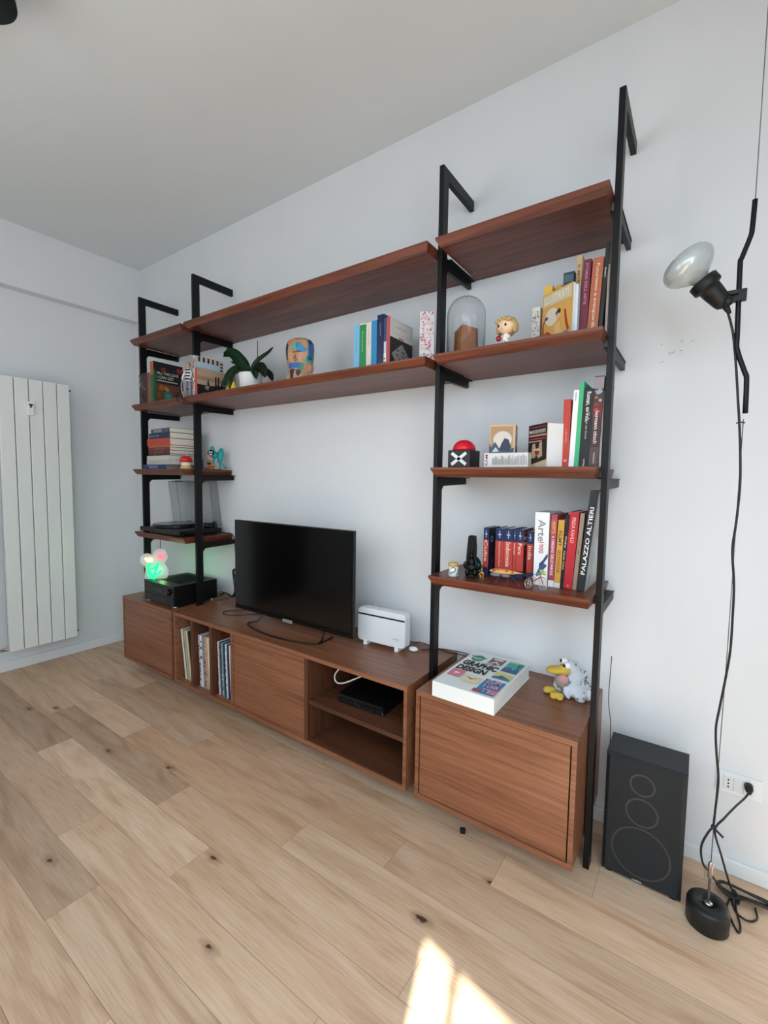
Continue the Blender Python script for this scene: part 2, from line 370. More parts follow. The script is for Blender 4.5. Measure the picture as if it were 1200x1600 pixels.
def board(x0, x1, zt, label, grp, lc=True, rcx=True):
    ys, yb = -.323, -.002; iy = .014; ix = .014; lip = .008
    bm = bmesh.new()
    def ring(a, b_, c, d, z): return [bm.verts.new(p) for p in ((a, c, z), (b_, c, z), (b_, d, z), (a, d, z))]
    r0 = ring(x0, x1, ys, yb, 0); r1 = ring(x0, x1, ys, yb, -lip); r2 = ring(x0+ix, x1-ix*.5, ys+iy, yb, -TH)
    bm.faces.new(r0); bm.faces.new(r2)
    for A, B in ((r0, r1), (r1, r2)):
        for k in range(4): bm.faces.new((A[k], A[(k+1) % 4], B[(k+1) % 4], B[k]))
    o = finish(bm, 'wall_shelf', WOOD); o.location = (0, 0, zt)
    tag(o, label, 'shelf', grp)
nm = ['topmost', 'second from top', 'third from top', 'lowest']
hold_l = ['with nothing on it', 'holding picture books and a striped figurine', 'holding the pile of lying books', 'holding the record player']
hold_r = ['with nothing on it', 'holding the glass dome', 'holding the red button box', 'holding the travel guides']
for k in range(4):
    board(.506, 1.052, SZ[k], 'narrow dark oak left bay shelf, %s, %s' % (nm[k], hold_l[k]), 'narrow dark oak shelves')
    board(2.611, 3.152, SZ[k], 'narrow dark oak shelf in the right bay, %s, %s' % (nm[k], hold_r[k]), 'narrow dark oak shelves')
board(1.08, 2.579, SZ[0], 'long dark oak shelf over the television bay, the upper, empty one', 'long dark oak shelves')
board(1.08, 2.579, SZ[1], 'long dark oak shelf over the television, the lower one holding an orchid', 'long dark oak shelves')

# ------------------------------------------------------------------ floating cabinets
YC = -.4075; CT = .4847; CB = .0937; T = .018
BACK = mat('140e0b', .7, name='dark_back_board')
def carcass(name, x0, x1, label, inner=()):
    e = empty(name, (x0, YC, CB), label, 'cabinet', 'floating oak cabinets')
    o_ = Vector((-x0, -YC, -CB))
    def pc(nm_, m, *a, bev=.001):
        bm = bmesh.new(); bx(bm, *a, bev); bmesh.ops.translate(bm, verts=bm.verts, vec=o_)
        return finish(bm, nm_, m, e)
    pc('top_panel', WOODC, x0, x1, YC, -.002, CT-T, CT)
    pc('bottom_panel', WOODC, x0, x1, YC, -.002, CB, CB+T)
    pc('side_panel', WOODC, x0, x0+T*.8, YC, -.002, CB+T, CT-T); pc('side_panel', WOODC, x1-T*.8, x1, YC, -.002, CB+T, CT-T)
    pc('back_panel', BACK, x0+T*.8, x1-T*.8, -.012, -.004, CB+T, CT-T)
    return e, pc
e, pc = carcass('wall_cabinet', .508, 1.053, 'small oak cabinet at the far left end, under the amplifier')
pc('door', WOODC, .5265, 1.0345, YC+.002, YC+.018, CB+T+.002, CT-T-.002)
e, pc = carcass('wall_cabinet', 2.62, 3.1515, 'square oak cabinet at the right end under the big white book')
pc('door', WOODC, 2.6385, 3.133, YC+.002, YC+.018, CB+T+.002, CT-T-.002)
e, pc = carcass('media_cabinet', 1.078, 2.583, 'long oak media cabinet with record slots, door and open niche under the television')
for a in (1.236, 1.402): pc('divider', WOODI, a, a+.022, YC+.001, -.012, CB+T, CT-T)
pc('divider', WOODC, 1.574, 1.594, YC, -.012, CB+T, CT-T)
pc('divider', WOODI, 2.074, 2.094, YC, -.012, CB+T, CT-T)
pc('door', WOODC, 1.597, 2.071, YC+.002, YC+.018, CB+T+.002, CT-T-.002)
pc('niche_shade_liner', WOODN, 2.094, 2.5686, YC+.004, -.012, CB+T, CB+T+.003, bev=0)  # liner added over the bottom panel to darken the niche
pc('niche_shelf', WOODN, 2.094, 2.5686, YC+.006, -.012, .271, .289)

# ------------------------------------------------------------------ books
def book(label, group, loc, w_, h, d, col, tilt=0, yaw=0, lie=False, title=None, tc='f0f0f0', span=(.15, .85), frac=.5, up_=False, pages=PAGES, soft=.0016, name='book', rough=.5, band=None, lines=None):
    g = R(tilt)
    if lie: M_ = Matrix.Translation(loc) @ Matrix.Rotation(R(yaw), 4, 'Z') @ Matrix.Rotation(R(-90), 4, 'Y')
    else: M_ = Matrix.Translation((loc[0], loc[1], loc[2]+max(0, w_*math.sin(g)))) @ Matrix.Rotation(R(yaw), 4, 'Z') @ Matrix.Rotation(g, 4, 'Y')
    bm = bmesh.new(); t = min(soft, w_*.2)
    bx(bm, 0, w_, 0, t*1.3, 0, h, t*.4); bx(bm, 0, t, t, d, 0, h); bx(bm, w_-t, w_, t, d, 0, h)
    o = finish(bm, name, mat(col, rough)); o.matrix_world = M_
    box('pages', pages, t, w_-t, t*1.3, d-.003, .002, h-.0025, o)
    if band:
        its = [(rc(0, a*h, w_, b_*h), c) for a, b_, c in band]
        art(o, (0, 0, 0), (1, 0, 0), (0, 0, 1), its, 'spine_print')
    if title:
        a, b_ = span
        ttl = [(title, a, b_, frac, tc)] if isinstance(title, str) else title
        for s, a, b_, fr, c in ttl:
            if up_: text(o, s, (w_*(.5+fr/2), -.0004, h*a), (0, 0, 1), (-1, 0, 0), h*(b_-a), w_*fr, mat(c, .5), 'spine_title')
            else: text(o, s, (w_*(.5-fr/2), -.0004, h*b_), (0, 0, -1), (1, 0, 0), h*(b_-a), w_*fr, mat(c, .5), 'spine_title')
    tag(o, label, 'book', group); return o
# --- right bay, second shelf
z = SZ[1]; G = 'books on the second right shelf'
b = book('small slim book with a black and white speckled spine beside the yellow one', G, (2.920, -.22, z), .026, .127, .12, 'cfc8c0')
art(b, (0, 0, 0), (1, 0, 0), (0, 0, 1), [(blot(random.uniform(.003, .023), random.uniform(.005, .113), random.uniform(.0015, .003), 5), '5b5350') for _ in range(42)], 'spine_print')
book('bright yellow book with a plain spine, left of the illustrated cover', G, (2.948, -.19, z), .0255, .198, .13, 'e8b93f')
book('yellow book, lower and half hidden behind the illustrated magazine', G, (2.977, -.16, z), .017, .206, .13, 'dba83c')
b = book('dark teal book with a red motif peeking up behind the magazine', G, (2.999, -.16, z), .033, .240, .14, '39444c')
art(b, (0, 0, 0), (1, 0, 0), (0, 0, 1), [([(.004, .195), (.009, .203), (.014, .197), (.02, .205), (.028, .198), (.024, .185), (.012, .180)], 'c04a4a'), (rc(.003, .209, .030, .232), '4c7078')], 'spine_print')
book('tall cream book with brown lettering left of the burgundy one', G, (3.0335, -.150, z), .0175, .288, .12, 'd9bb8c', tilt=.3, title='IL MOBILE', tc='8a4a36', span=(.62, .9), frac=.4)
book('tall burgundy book with faint pink spine lettering', G, (3.0725, -.25, z), .021, .225, .16, '6e2338', tilt=1.6, title='STORIA DELL ARTE', tc='c48a96', span=(.42, .95), frac=.35)
book('tall terracotta brown book with long vertical white title', G, (3.0945, -.25, z), .0295, .223, .165, 'a95f43', tilt=2.6, title='Futurismo e avanguardia', tc='e8c7a8', span=(.08, .92), frac=.36)
book('thin tall black book leaning against the last steel upright', G, (3.1265, -.25, z), .010, .262, .17, '18191b', tilt=2.5, title='museo', tc='cccccc', span=(.62, .72), frac=.35)
book('grey white booklet wedged between black book and right steel upright', G, (3.1425, -.24, z), .0065, .20, .17, 'b9aba0', tilt=.4)
# illustrated magazine seen from its cover, turned towards the camera
ma = math.atan2(-.14, .107)
Mg = Matrix.Translation((2.955, -.226, z)) @ Matrix.Rotation(math.atan2(-.062, .106), 4, 'Z')
mg = empty('magazine', None, 'ochre illustrated magazine standing askew in front of the yellow books', 'magazine', None, mtx=Mg)
LM = .122; HM = .155
box('cover', mat('cfa055', .45), 0, LM, 0, .001, 0, HM, mg, mtx=None)
box('pages', mat('dfe6ea', .8), .001, LM-.001, .001, .011, .001, HM-.001, mg)
it = [(rc(.004, HM*.74, LM-.004, HM*.97), 'c7bda0')]
it += [(cir(LM*.33, HM*.50, .027), 'cfc9b8'), ([(LM*.22, 0), (LM*.33, 0), (LM*.34, HM*.16), (LM*.2, HM*.24), (LM*.08, HM*.2), (LM*.06, HM*.38), (LM*.14, HM*.5), (LM*.12, HM*.53), (LM*.02, HM*.4), (LM*.02, HM*.17), (LM*.18, HM*.19)], 'a33a22'),
       ([(LM*.74, HM*.54), (LM*.79, HM*.56), (LM*.86, HM*.3), (LM*.93, HM*.14), (LM*.86, HM*.12), (LM*.79, HM*.28)], 'a33a22'),
       (cir(LM*.16, HM*.5, .006), '6b3a6a'), (blot(LM*.55, HM*.52, .011, 9), '7a5a38'), (cir(LM*.58, HM*.56, .007), '2c211c'), (cir(LM*.57, HM*.47, .008), 'd3a97c'),
       ([(LM*.45, HM*.3), (LM*.62, HM*.36), (LM*.7, HM*.1), (LM*.5, 0), (LM*.42, HM*.12)], 'dab06c'), (blot(LM*.82, HM*.06, .016, 8), '6f7c80')]
art(mg, (0, 0, 0), (1, 0, 0), (0, 0, 1), it)
text(mg, 'ILLUSTRATI', (.008, -.0003, HM*.79), (1, 0, 0), (0, 0, 1), LM*.8, HM*.14, mat('e8e3d2', .6), 'masthead', .0)
book('white book with a blank spine right behind the illustrated magazine', G, (3.0605, -.275, z), .0115, .150, .12, 'd3dce2', yaw=0, pages=mat('dfe6ea', .8))

# --- right bay, third shelf
z = SZ[2]; G = 'standing books on the third right shelf'
book('red cloth book at the left of the leaning row, third shelf', G, (3.0405, -.26, z), .0215, .208, .15, 'b73a30', tilt=-.2, title=[('IL LIBRO ROSSO', .36, .56, .3, 'd98a7a'), ('E', .08, .11, .35, 'f0d0c8')])
book('slim white book between the red and the green one', G, (3.0615, -.26, z), .0155, .234, .15, 'e6e9ea', tilt=1.7, title='architettura', tc='777777', span=(.86, .97), frac=.3)
book('slim bright green book, tallest spine beside the white one', G, (3.0775, -.26, z), .0125, .257, .16, '3fae78', tilt=1.7)
book('thick black book with white blackletter title, third shelf', G, (3.0905, -.26, z), .0285, .234, .17, '1c1b1d', tilt=1.7, title=[('Roman, ex Vols.', .58, .96, .5, 'e4e0da'), ('Bibliothek der Kunst', .36, .72, .18, 'b8b4ae'), ('verlag', .01, .11, .25, 'c8c4be')])
b = book('dark wine coloured art book with a grey blue and red printed spine', G, (3.119, -.26, z), .0255, .268, .18, '3d2a2b', tilt=1.7,
         band=[(.86, .99, '8c8288'), (.55, .72, '6e2028'), (.02, .22, '53403f')], title=[('hermann nitsch', .26, .62, .42, 'e2d6d2'), ('museum', .04, .16, .2, 'b9aaa6')])
art(b, (0, 0, 0), (1, 0, 0), (0, 0, 1), [(blot(.013, .222, .010, 9), '8f9aa4'), (blot(.008, .205, .006), 'a8593f'), (blot(.019, .196, .006), '9aa0a6'), (blot(.008, .185, .005), '4f5a3c'), (blot(.01, .17, .007), 'b0433c')], 'spine_print', ex=.0006)
book('pale grey booklet squeezed against the right steel upright, third shelf', G, (3.1455, -.25, z), .006, .225, .17, 'b7b2ae', tilt=.1)
# red button box
e = empty('buzzer_box', (2.657, -.28, z), 'black cube buzzer with a white X and a red dome button', 'buzzer')
box('case', mat('111113', .4), 0, .085, 0, .085, 0, .062, e, .003)
bm = bmesh.new()
for s in (1, -1):
    bx(bm, -.034, .034, -.0012, 0, -.0055, .0055, mtx=Matrix.Translation((.0425, 0, .031)) @ Matrix.Rotation(s*R(36), 4, 'Y'))
finish(bm, 'white_cross', mat('e4e6e8', .4), e)
bm = bmesh.new(); lathe(bm, [(.040, 0), (.041, .006), (.037, .018), (.028, .029), (.015, .036), (0, .038)], Matrix.Translation((.0425, .0425, .062)), 32)
finish(bm, 'dome_button', mat('d31a2c', .25), e, True)
# lying white book
G = 'lying and leaning cards on the third right shelf'
b = book('white book lying flat with red and black spine lettering', None, (2.945, -.29, z), .047, .147, .12, 'd6d6d4', lie=True)
text(b, 'KAM', (.006, -.0004, .134), (1, 0, 0), (0, 0, 1), .036, .009, mat('b0303a', .5), 'spine_title')
art(b, (0, 0, 0), (1, 0, 0), (0, 0, 1), [(rc(.008, q, .008+random.uniform(.018, .034), q+.0022), '8b8b8b') for q in [.004+.0048*i for i in range(24)]], 'spine_print')
# box with wave-like print (generic stand-in), turned corner towards the camera
Mg = Matrix.Translation((2.893, -.262, z+.047)) @ Matrix.Rotation(R(38), 4, 'Z')
e = empty('picture_box', None, 'cream and dark blue picture box standing on the white lying book', 'box', None, mtx=Mg)
box('body', mat('c2a583', .5), -.078, 0, 0, .068, 0, .095, e, .001, mtx=Matrix.Rotation(R(-24), 4, 'Z') @ Matrix.Diagonal((1.08, 1.1, 1, 1)))
bd = e.children[0]
art(bd, (-.078, 0, 0), (1, 0, 0), (0, 0, 1), [(rc(.004, .003, .070, .088), 'a58463'), (cir(.040, .045, .028), 'c9c4bb'), ([(0, 0), (.074, 0), (.074, .018), (.055, .012), (.045, .030), (.032, .014), (.018, .038), (.006, .020), (0, .034)], '3a4a5a'), ([(.03, .01), (.036, .03), (.046, .05), (.058, .045), (.066, .02), (.06, .006)], '26314a'), ([(.008, .004), (.02, .02), (.03, .006)], 'b9c2c6')], 'print')
art(bd, (0, 0, 0), (0, 1, 0), (0, 0, 1), [(rc(.004, .002, .064, .09), 'a9a59c'), ([(0, 0), (.066, 0), (.066, .022), (.045, .014), (.03, .034), (.012, .02), (0, .03)], '34445a'), (blot(.028, .05, .02, 9), '7f8b93'), (rc(.01, .066, .05, .082), 'c5c2ba')], 'print')
# black card with red/white text on a cream book block
Mg = Matrix.Translation((2.928, -.235, z)) @ Matrix.Rotation(math.atan2(-.068, .078), 4, 'Z')
e = empty('catalogue', None, 'standing black catalogue with a small portrait and red and white text', 'book', None, mtx=Mg)
box('cover', mat('cbb898', .5), 0, .1035, 0, .0015, 0, .136, e)
box('pages', mat('e3e2e0', .85), .001, .1025, .0015, .058, .001, .134, e)
art(e, (0, 0, 0), (1, 0, 0), (0, 0, 1), [([(0, .006), (.1025, .024), (.1025, .136), (0, .136)], '241d1c'), (rc(.004, .126, .098, .1285), 'a33a34'), (rc(.004, .098, .100, .104), 'b58a78'), (rc(.006, .088, .098, .0925), 'a3342e'), (rc(.004, .081, .075, .084), 'b8b0aa'),
    ([(.018, .03), (.026, .075), (.04, .076), (.045, .06), (.06, .06), (.064, .078), (.078, .08), (.082, .035), (.06, .028), (.05, .04), (.04, .03)], 'b89d80'), (blot(.052, .048, .014, 9), '8c2c28'), (rc(.035, .053, .068, .057), 'd9cfc4')])
text(e, 'IMMAGINI DEL NOVECENTO', (.006, -.0008, .108), (1, 0, 0), (0, 0, 1), .09, .011, mat('e6e0da', .5), 'cover_title')
book('short white booklet between the black catalogue and the red book', 'standing books on the third right shelf', (3.018, -.225, z), .018, .05, .12, 'cdc9c8')

# --- right bay, lowest shelf
z = SZ[3]; G = 'travel guides in a row on the lowest right shelf'
def guide(label, x, w_, h, title, cover='1d2a55', tf=.55, sp=(.28, .75)):
    b = book(label, G, (x, -.175, z), w_, h, .11, cover, band=[(.16, .74, 'c44334')], title=title, tc='f2d8d0', span=sp, frac=tf)
    art(b, (0, 0, 0), (1, 0, 0), (0, 0, 1), [([(w_*.45, h*.80), (w_*.55, h*.80), (w_*.55, h*.95), (w_*.45, h*.95)], 'a9bede'), (rc(w_*.3, h*.86, w_*.7, h*.885), 'a9bede')], 'spine_emblem', ex=.0006)
    return b
b = guide('travel guide furthest left, blue and red spine with a dark cover visible', 2.757, .020, .172, 'Cuba')
art(b, (.020, 0, 0), (0, 1, 0), (0, 0, 1), [(rc(.0, 0, .108, .17), '16203e'), (cir(.03, .13, .012), '9aa7b8'), (cir(.03, .13, .007), '16203e'), (blot(.04, .045, .016), '6b4a3a'), (blot(.03, .02, .012), '3a568c'), (blot(.07, .03, .013), '2c4478')])
guide('travel guide with small lettering, left neighbour of the Indonesia guide', 2.803, .030, .174, 'Regional Guide to Burma', tf=.22, sp=(.2, .72))
guide('thick travel guide titled Indonesia', 2.834, .0325, .175, 'Indonesia', tf=.5, sp=(.22, .72))
guide('thin travel guide between Indonesia and Peru', 2.868, .0105, .175, 'Vietnam', tf=.5, sp=(.48, .72))
b = guide('travel guide titled Peru with a printed cover edge', 2.8795, .0255, .175, 'Peru', tf=.5, sp=(.5, .72))
art(b, (.0255, 0, 0), (0, 1, 0), (0, 0, 1), [(rc(0, 0, .108, .17), '8f3a34'), (rc(0, .12, .108, .13), 'd8c8c8'), (rc(0, .14, .108, .15), 'd8c8c8'), (blot(.04, .06, .03), '4a6a86'), (blot(.07, .09, .02), 'c9a46a')])
guide('travel guide furthest right, pressed against the white Arte book', 2.917, .0215, .172, 'India', tf=.55, sp=(.42, .70))
# thick books
G = 'art books leaning at the right of the lowest right shelf'
b = book('thick white art book with grey title Arte 1900 and a bird print', G, (2.956, -.225, z), .046, .243, .15, 'e6e8e9', title=[('Arte', .60, .90, .52, '8a8c90'), ('1900', .44, .595, .34, 'b0505c')])
art(b, (0, 0, 0), (1, 0, 0), (0, 0, 1), [([(.018, .05), (.045, .095), (.045, .108), (.038, .10), (.03, .085), (.018, .072)], '2f4468'), ([(.008, .034), (.02, .062), (.034, .075), (.044, .068), (.03, .05), (.012, .028)], '3c567c'), (blot(.030, .046, .010), '9bb36a'), (blot(.020, .038, .007), '3f8a68'), (blot(.038, .040, .007), 'd8d06a')], 'spine_print')
book('magenta and orange spined book right of the white Arte book', G, (3.0045, -.225, z), .0185, .238, .15, 'a04056', tilt=.9, band=[(0, .09, 'dde0e4'), (.72, .93, 'b0584a')], title=[('MAGRITTE', .74, .90, .5, 'e8b070'), ('IL DISEGNO DELLE PAROLE', .16, .70, .45, 'f0e4e8')])
book('yellow spined book with dark lettering, white foot band', G, (3.0235, -.225, z), .019, .221, .15, 'c9963c', tilt=1.8, band=[(0, .07, 'd5d6d8')], title=[('KLIMT', .62, .84, .5, '4a3a40'), ('SECESSIONE', .22, .56, .5, '7c4030')])
book('thin black book with white handwritten title beside the yellow one', G, (3.0425, -.225, z), .0105, .236, .15, '15151a', tilt=2.6, title=[('Cathy', .56, .72, .6, 'd8d4d0'), ('Claude Cahun', .26, .52, .5, 'd0c4b0')])
book('bright red book titled FRIDA KAHLO', G, (3.053, -.225, z), .0265, .248, .16, 'b3202e', tilt=2.9, title=[('FRIDA KAHLO', .60, .93, .42, 'e8b8a8'), ('F', .03, .05, .2, 'e8b8a8')])
book('taupe linen spined book between the red one and the tall black one', G, (3.0805, -.225, z), .0125, .246, .16, '94806f', tilt=3.6, title=[('Palladio', .55, .68, .35, 'b06058'), ('ville', .47, .53, .3, '3f3833')])
b = book('tallest black book with white title PALAZZO ALTIERI, leaning on the steel upright', G, (3.0945, -.232, z), .0235, .317, .21, '202328', tilt=5.2, up_=True, title='PALAZZO ALTIERI', tc='f0f0ee', span=(.17, .84), frac=.5)
art(b, (.0235, 0, 0), (0, 1, 0), (0, 0, 1), [(rc(0, 0, .209, .317), 'b6b8b8'), (blot(.05, .10, .04, 11), '9fb0bc'), (blot(.1, .2, .05, 11), 'a79f98'), (blot(.15, .08, .04, 11), 'c4b8ac'), (blot(.16, .26, .03, 11), 'b0a8a4'), (blot(.05, .035, .02), '7fa0a8')])

# --- ornaments, lowest right shelf
bm = bmesh.new(); lathe(bm, [(.016, 0), (.018, .002), (.018, .046), (.016, .048), (.015, .048), (.0145, .006), (0, .005)])
c = finish(bm, 'painted_cup', mat('e9e6de', .3), smooth=True); c.location = (2.686, -.272, z); c.rotation_euler = (0, 0, R(40))
tag(c, 'little white cup with blue swirls and an ochre rim at the shelf end', 'cup')
bm = bmesh.new(); lathe(bm, [(.0183, .036), (.0183, .0475), (.0165, .049)], seg=28); finish(bm, 'rim', mat('c9a55c', .35), c, True)
bm = bmesh.new()
tube(bm, [(-.014, -.0125, .03), (-.004, -.018, .034), (.003, -.0185, .026), (-.004, -.0185, .018), (-.012, -.014, .014)], .0017, n=4)
tube(bm, [(.006, -.0178, .006), (.013, -.0132, .016), (.016, -.009, .028), (.0176, -.0, .02)], .0017, n=4)
tube(bm, [(-.018, -.003, .034), (-.0175, -.006, .02), (-.012, -.014, .008)], .0015, n=4)
finish(bm, 'swirls', mat('4b6f86', .4), c, True)
# black carved statue: seat-like base, tall slab back, crouched figure
bm = bmesh.new()
bx(bm, -.02, .02, -.012, .014, 0, .012, .003); bx(bm, -.013, .013, -.008, .012, .012, .03, .003)
A = [(-.020, .055), (-.018, .10), (-.014, .148), (-.008, .152), (.014, .150), (.017, .11), (.017, .05), (.010, .028), (-.012, .028)]
f0 = [bm.verts.new((x, -.006, zz)) for x, zz in A]; f1 = [bm.verts.new((x*.9, .010, zz)) for x, zz in A]
bm.faces.new(f0); bm.faces.new(f1)
for k in range(len(A)): bm.faces.new((f0[k], f0[(k+1) % 9], f1[(k+1) % 9], f1[k]))
ell(bm, (0, -.012, .060), (.013, .010, .014)); ell(bm, (0, -.014, .04), (.017, .010, .014)); ell(bm, (0, -.013, .082), (.008, .008, .011)); ell(bm, (-.013, -.012, .022), (.008, .008, .014)); ell(bm, (.013, -.012, .022), (.008, .008, .014))
tube(bm, [(-.012, -.012, .068), (-.019, -.014, .05), (-.012, -.02, .042)], .004); tube(bm, [(.012, -.012, .068), (.018, -.014, .05), (.011, -.02, .042)], .004)
tube(bm, [(0, -.012, .09), (.002, -.0115, .115), (-.001, -.009, .14)], .003)
st = finish(bm, 'carved_statue', mat('060607', .35, .0, .3), smooth=False); st.location = (2.752, -.262, z); st.rotation_euler = (0, 0, R(15))
tag(st, 'tall black carved statue with a slab back', 'statue')
# dark green glass frog-like bowl behind it
bm = bmesh.new()
ell(bm, (0, 0, .034), (.03, .022, .030)); ell(bm, (-.022, -.012, .03), (.013, .012, .015)); ell(bm, (.024, -.012, .032), (.012, .012, .018)); ell(bm, (-.016, -.010, .057), (.009, .008, .008)); ell(bm, (.016, -.01, .057), (.009, .008, .008)); bx(bm, -.026, .026, -.018, .018, 0, .010, .002)
gg = finish(bm, 'glass_ornament', mat('12392f', .1, .2), smooth=True); gg.location = (2.722, -.18, z)
tag(gg, 'dark green glossy ornament half hidden behind the black statue', 'ornament')
bm = bmesh.new(); bx(bm, -.014, .006, -.026, -.016, .012, .016, .001); bx(bm, -.014, .006, -.026, -.016, .020, .024, .001); finish(bm, 'light_stripes', mat('7fa3b4', .3), gg)
# tiny brass figure
bm = bmesh.new()
for s in (-1, 1):
    tube(bm, [(s*.004, .002, .022), (s*.0055, -.002, .010), (s*.005, 0, .001)], .0022, n=3); tube(bm, [(s*.005, .0, .028), (s*.008, -.003, .020), (s*.006, -.007, .016)], .0018, n=3)
ell(bm, (0, 0, .026), (.006, .0045, .008)); ell(bm, (0, 0, .037), (.0036, .0036, .0045)); lathe(bm, [(.0045, .040), (.002, .043), (0, .046)], seg=10)
bm_o = finish(bm, 'brass_figurine', mat('b08444', .3, .9), smooth=True); bm_o.location = (2.797, -.278, z)
tag(bm_o, 'tiny brass figurine standing between statue and wooden insect', 'figurine')
# painted wooden insect
e = empty('wooden_insect', (2.880, -.285, z), 'orange painted wooden insect ornament on long thin legs', 'ornament', rz=R(8))
bm = bmesh.new()
pr = [(0, -.052), (.005, -.047), (.010, -.035), (.0125, -.018), (.012, 0), (.009, .022), (.005, .042), (.0015, .056), (0, .06)]
lathe(bm, pr, Matrix.Translation((0, 0, .042)) @ Matrix.Rotation(R(90), 4, 'Y') @ Matrix.Diagonal((.75, 1, 1, 1)), 16); finish(bm, 'body', mat('cd9a5c', .35), e, True)
bm = bmesh.new()
for px_, pz, rr in ((-.034, .049, .005), (-.020, .051, .003), (.008, .050, .004), (.026, .048, .003), (-.008, .046, .003)): ell(bm, (px_, -.008, pz-.004), (rr*1.3, .004, rr*.7), u=10, v=6)
finish(bm, 'red_spots', mat('a03a28', .4), e, True)
bm = bmesh.new(); ell(bm, (-.030, 0, .030), (.019, .010, .007)); ell(bm, (.004, 0, .029), (.016, .009, .006)); finish(bm, 'belly', mat('5f7484', .35), e, True)
for q, (a, b_) in enumerate((((-.010, .0), (-.026, -.022)), ((.004, .0), (.020, -.026)), ((.014, 0), (.055, -.022)), ((-.01, 0), (-.03, .02)), ((.01, 0), (.03, .022)), ((-.03, 0), (-.048, .014)))):
    tube_o('leg', mat('4a3a30', .5), [(a[0], 0, .034), ((a[0]+b_[0])/2, b_[1]*.5, .022), (b_[0], b_[1], .0012)], .0012, e, n=3)
bm = bmesh.new(); tube(bm, [(.05, 0, .042), (.075, .004, .041), (.10, .01, .043)], .0009, n=3); tube(bm, [(.05, 0, .041), (.074, -.008, .037), (.095, -.012, .036)], .0009, n=3); finish(bm, 'antenna', mat('4a3a30', .5), e)
# miniature tricycle
e = empty('miniature_tricycle', (3.009, -.30, z), 'miniature red tricycle model with wire spoked wheels', 'toy tricycle', rz=0)
def wheel(c, r_, ang, nm_='wheel'):
    Mx = Matrix.Translation(c) @ Matrix.Rotation(ang, 4, 'Z') @ Matrix.Rotation(R(90), 4, 'X'); bm = bmesh.new()
    ring = [Mx @ Vector((r_*math.cos(t*math.pi/12), r_*math.sin(t*math.pi/12), 0)) for t in range(25)]
    tube(bm, ring, .0013, smooth=False, seg=6); hub = Mx @ Vector((0, 0, 0))
    for t in range(0, 24, 2): tube(bm, [hub, ring[t]], .0004, smooth=False, seg=4)
    ell(bm, hub, (.0022,)*3, u=8, v=6); return finish(bm, nm_, mat('c8c4c0', .3, .6), e, True)
wheel((0, 0, .0222), .021, R(-42)); wheel((-.048, .006, .0152), .014, R(-30)); wheel((-.052, .052, .0152), .014, R(-30))
bm = bmesh.new(); tube(bm, [(0, 0, .0222), (-.008, .004, .045), (-.012, .006, .052)], .0014, n=3); tube(bm, [(-.010, .005, .042), (-.028, .016, .028), (-.05, .03, .0152)], .0016, n=3); tube(bm, [(-.048, .006, .0152), (-.052, .052, .0152)], .0012, smooth=False)
finish(bm, 'frame', mat('9c2230', .35), e, True)
bm = bmesh.new(); tube(bm, [(-.028, .0, .049), (-.012, .006, .053), (.004, .012, .049)], .0011, n=3); finish(bm, 'handlebar', mat('88868a', .3, .8), e, True)
bm = bmesh.new(); ell(bm, (-.034, .019, .035), (.008, .005, .003), rot=Matrix.Rotation(R(-35), 4, 'Z')); finish(bm, 'saddle', mat('c8b8b4', .5), e, True)

# --- glass dome, doll on second right shelf
z = SZ[1]
e = empty('glass_dome', (2.684, -.215, z), 'clear glass cloche with a round knob', 'glass dome')
gm = bpy.data.materials.new('clear_glass'); gm.use_nodes = True; N, L = nodes_of(gm); N.remove(N['Principled BSDF'])
tr = N.new('ShaderNodeBsdfTransparent'); gl = N.new('ShaderNodeBsdfGlossy'); gl.inputs['Roughness'].default_value = .02
lw = N.new('ShaderNodeLayerWeight'); lw.inputs[0].default_value = .5; rp = ramp(N, [(.0, (.99, .99, .99, 1)), (.75, (.95, .955, .955, 1)), (1.0, (.5, .51, .51, 1))]); L.new(lw.outputs['Facing'], rp.inputs[0]); L.new(rp.outputs[0], tr.inputs[0])
mx = N.new('ShaderNodeMixShader'); fr = ramp(N, [(.0, (.02, .02, .02, 1)), (.7, (.06, .06, .06, 1)), (1.0, (.5, .5, .5, 1))]); L.new(lw.outputs['Facing'], fr.inputs[0]); L.new(fr.outputs[0], mx.inputs[0]); L.new(tr.outputs[0], mx.inputs[1]); L.new(gl.outputs[0], mx.inputs[2]); L.new(mx.outputs[0], N['Material Output'].inputs[0])
out = []; rr = .068; hh = .150
prof = [(rr, 0.0), (rr, hh)] + [(rr*math.cos(a*math.pi/20), hh+rr*.95*math.sin(a*math.pi/20)) for a in range(1, 10)] + [(.004, hh+rr*.95)]
inn = [(r_-.0018, zz if k == 0 else zz-.0012) for k, (r_, zz) in enumerate(prof)]
bm = bmesh.new(); lathe(bm, prof+[(0, hh+rr*.95)], seg=40)
bm2 = bmesh.new()
ring = prof + [(0, hh+rr*.95+.0001), (0, hh+rr*.95-.0019)] + [(max(r_, .001), zz) for r_, zz in reversed(inn)]
bm.free()
bm = bmesh.new(); seg = 40; rings = []
for r_, zz in ring: rings.append([bm.verts.new((max(r_, .0002)*math.cos(2*math.pi*i/seg), max(r_, .0002)*math.sin(2*math.pi*i/seg), zz)) for i in range(seg)])
for k in range(len(rings)):
    A, B = rings[k], rings[(k+1) % len(rings)]
    for i in range(seg): bm.faces.new((A[i], A[(i+1) % seg], B[(i+1) % seg], B[i]))
bm2.free(); finish(bm, 'cloche', gm, e, True)
bm = bmesh.new(); ell(bm, (0, 0, hh+rr*.95+.010), (.0085, .0085, .0085)); lathe(bm, [(.004, hh+rr*.95-.001), (.004, hh+rr*.95+.004)], seg=14); finish(bm, 'knob', gm, e, True)
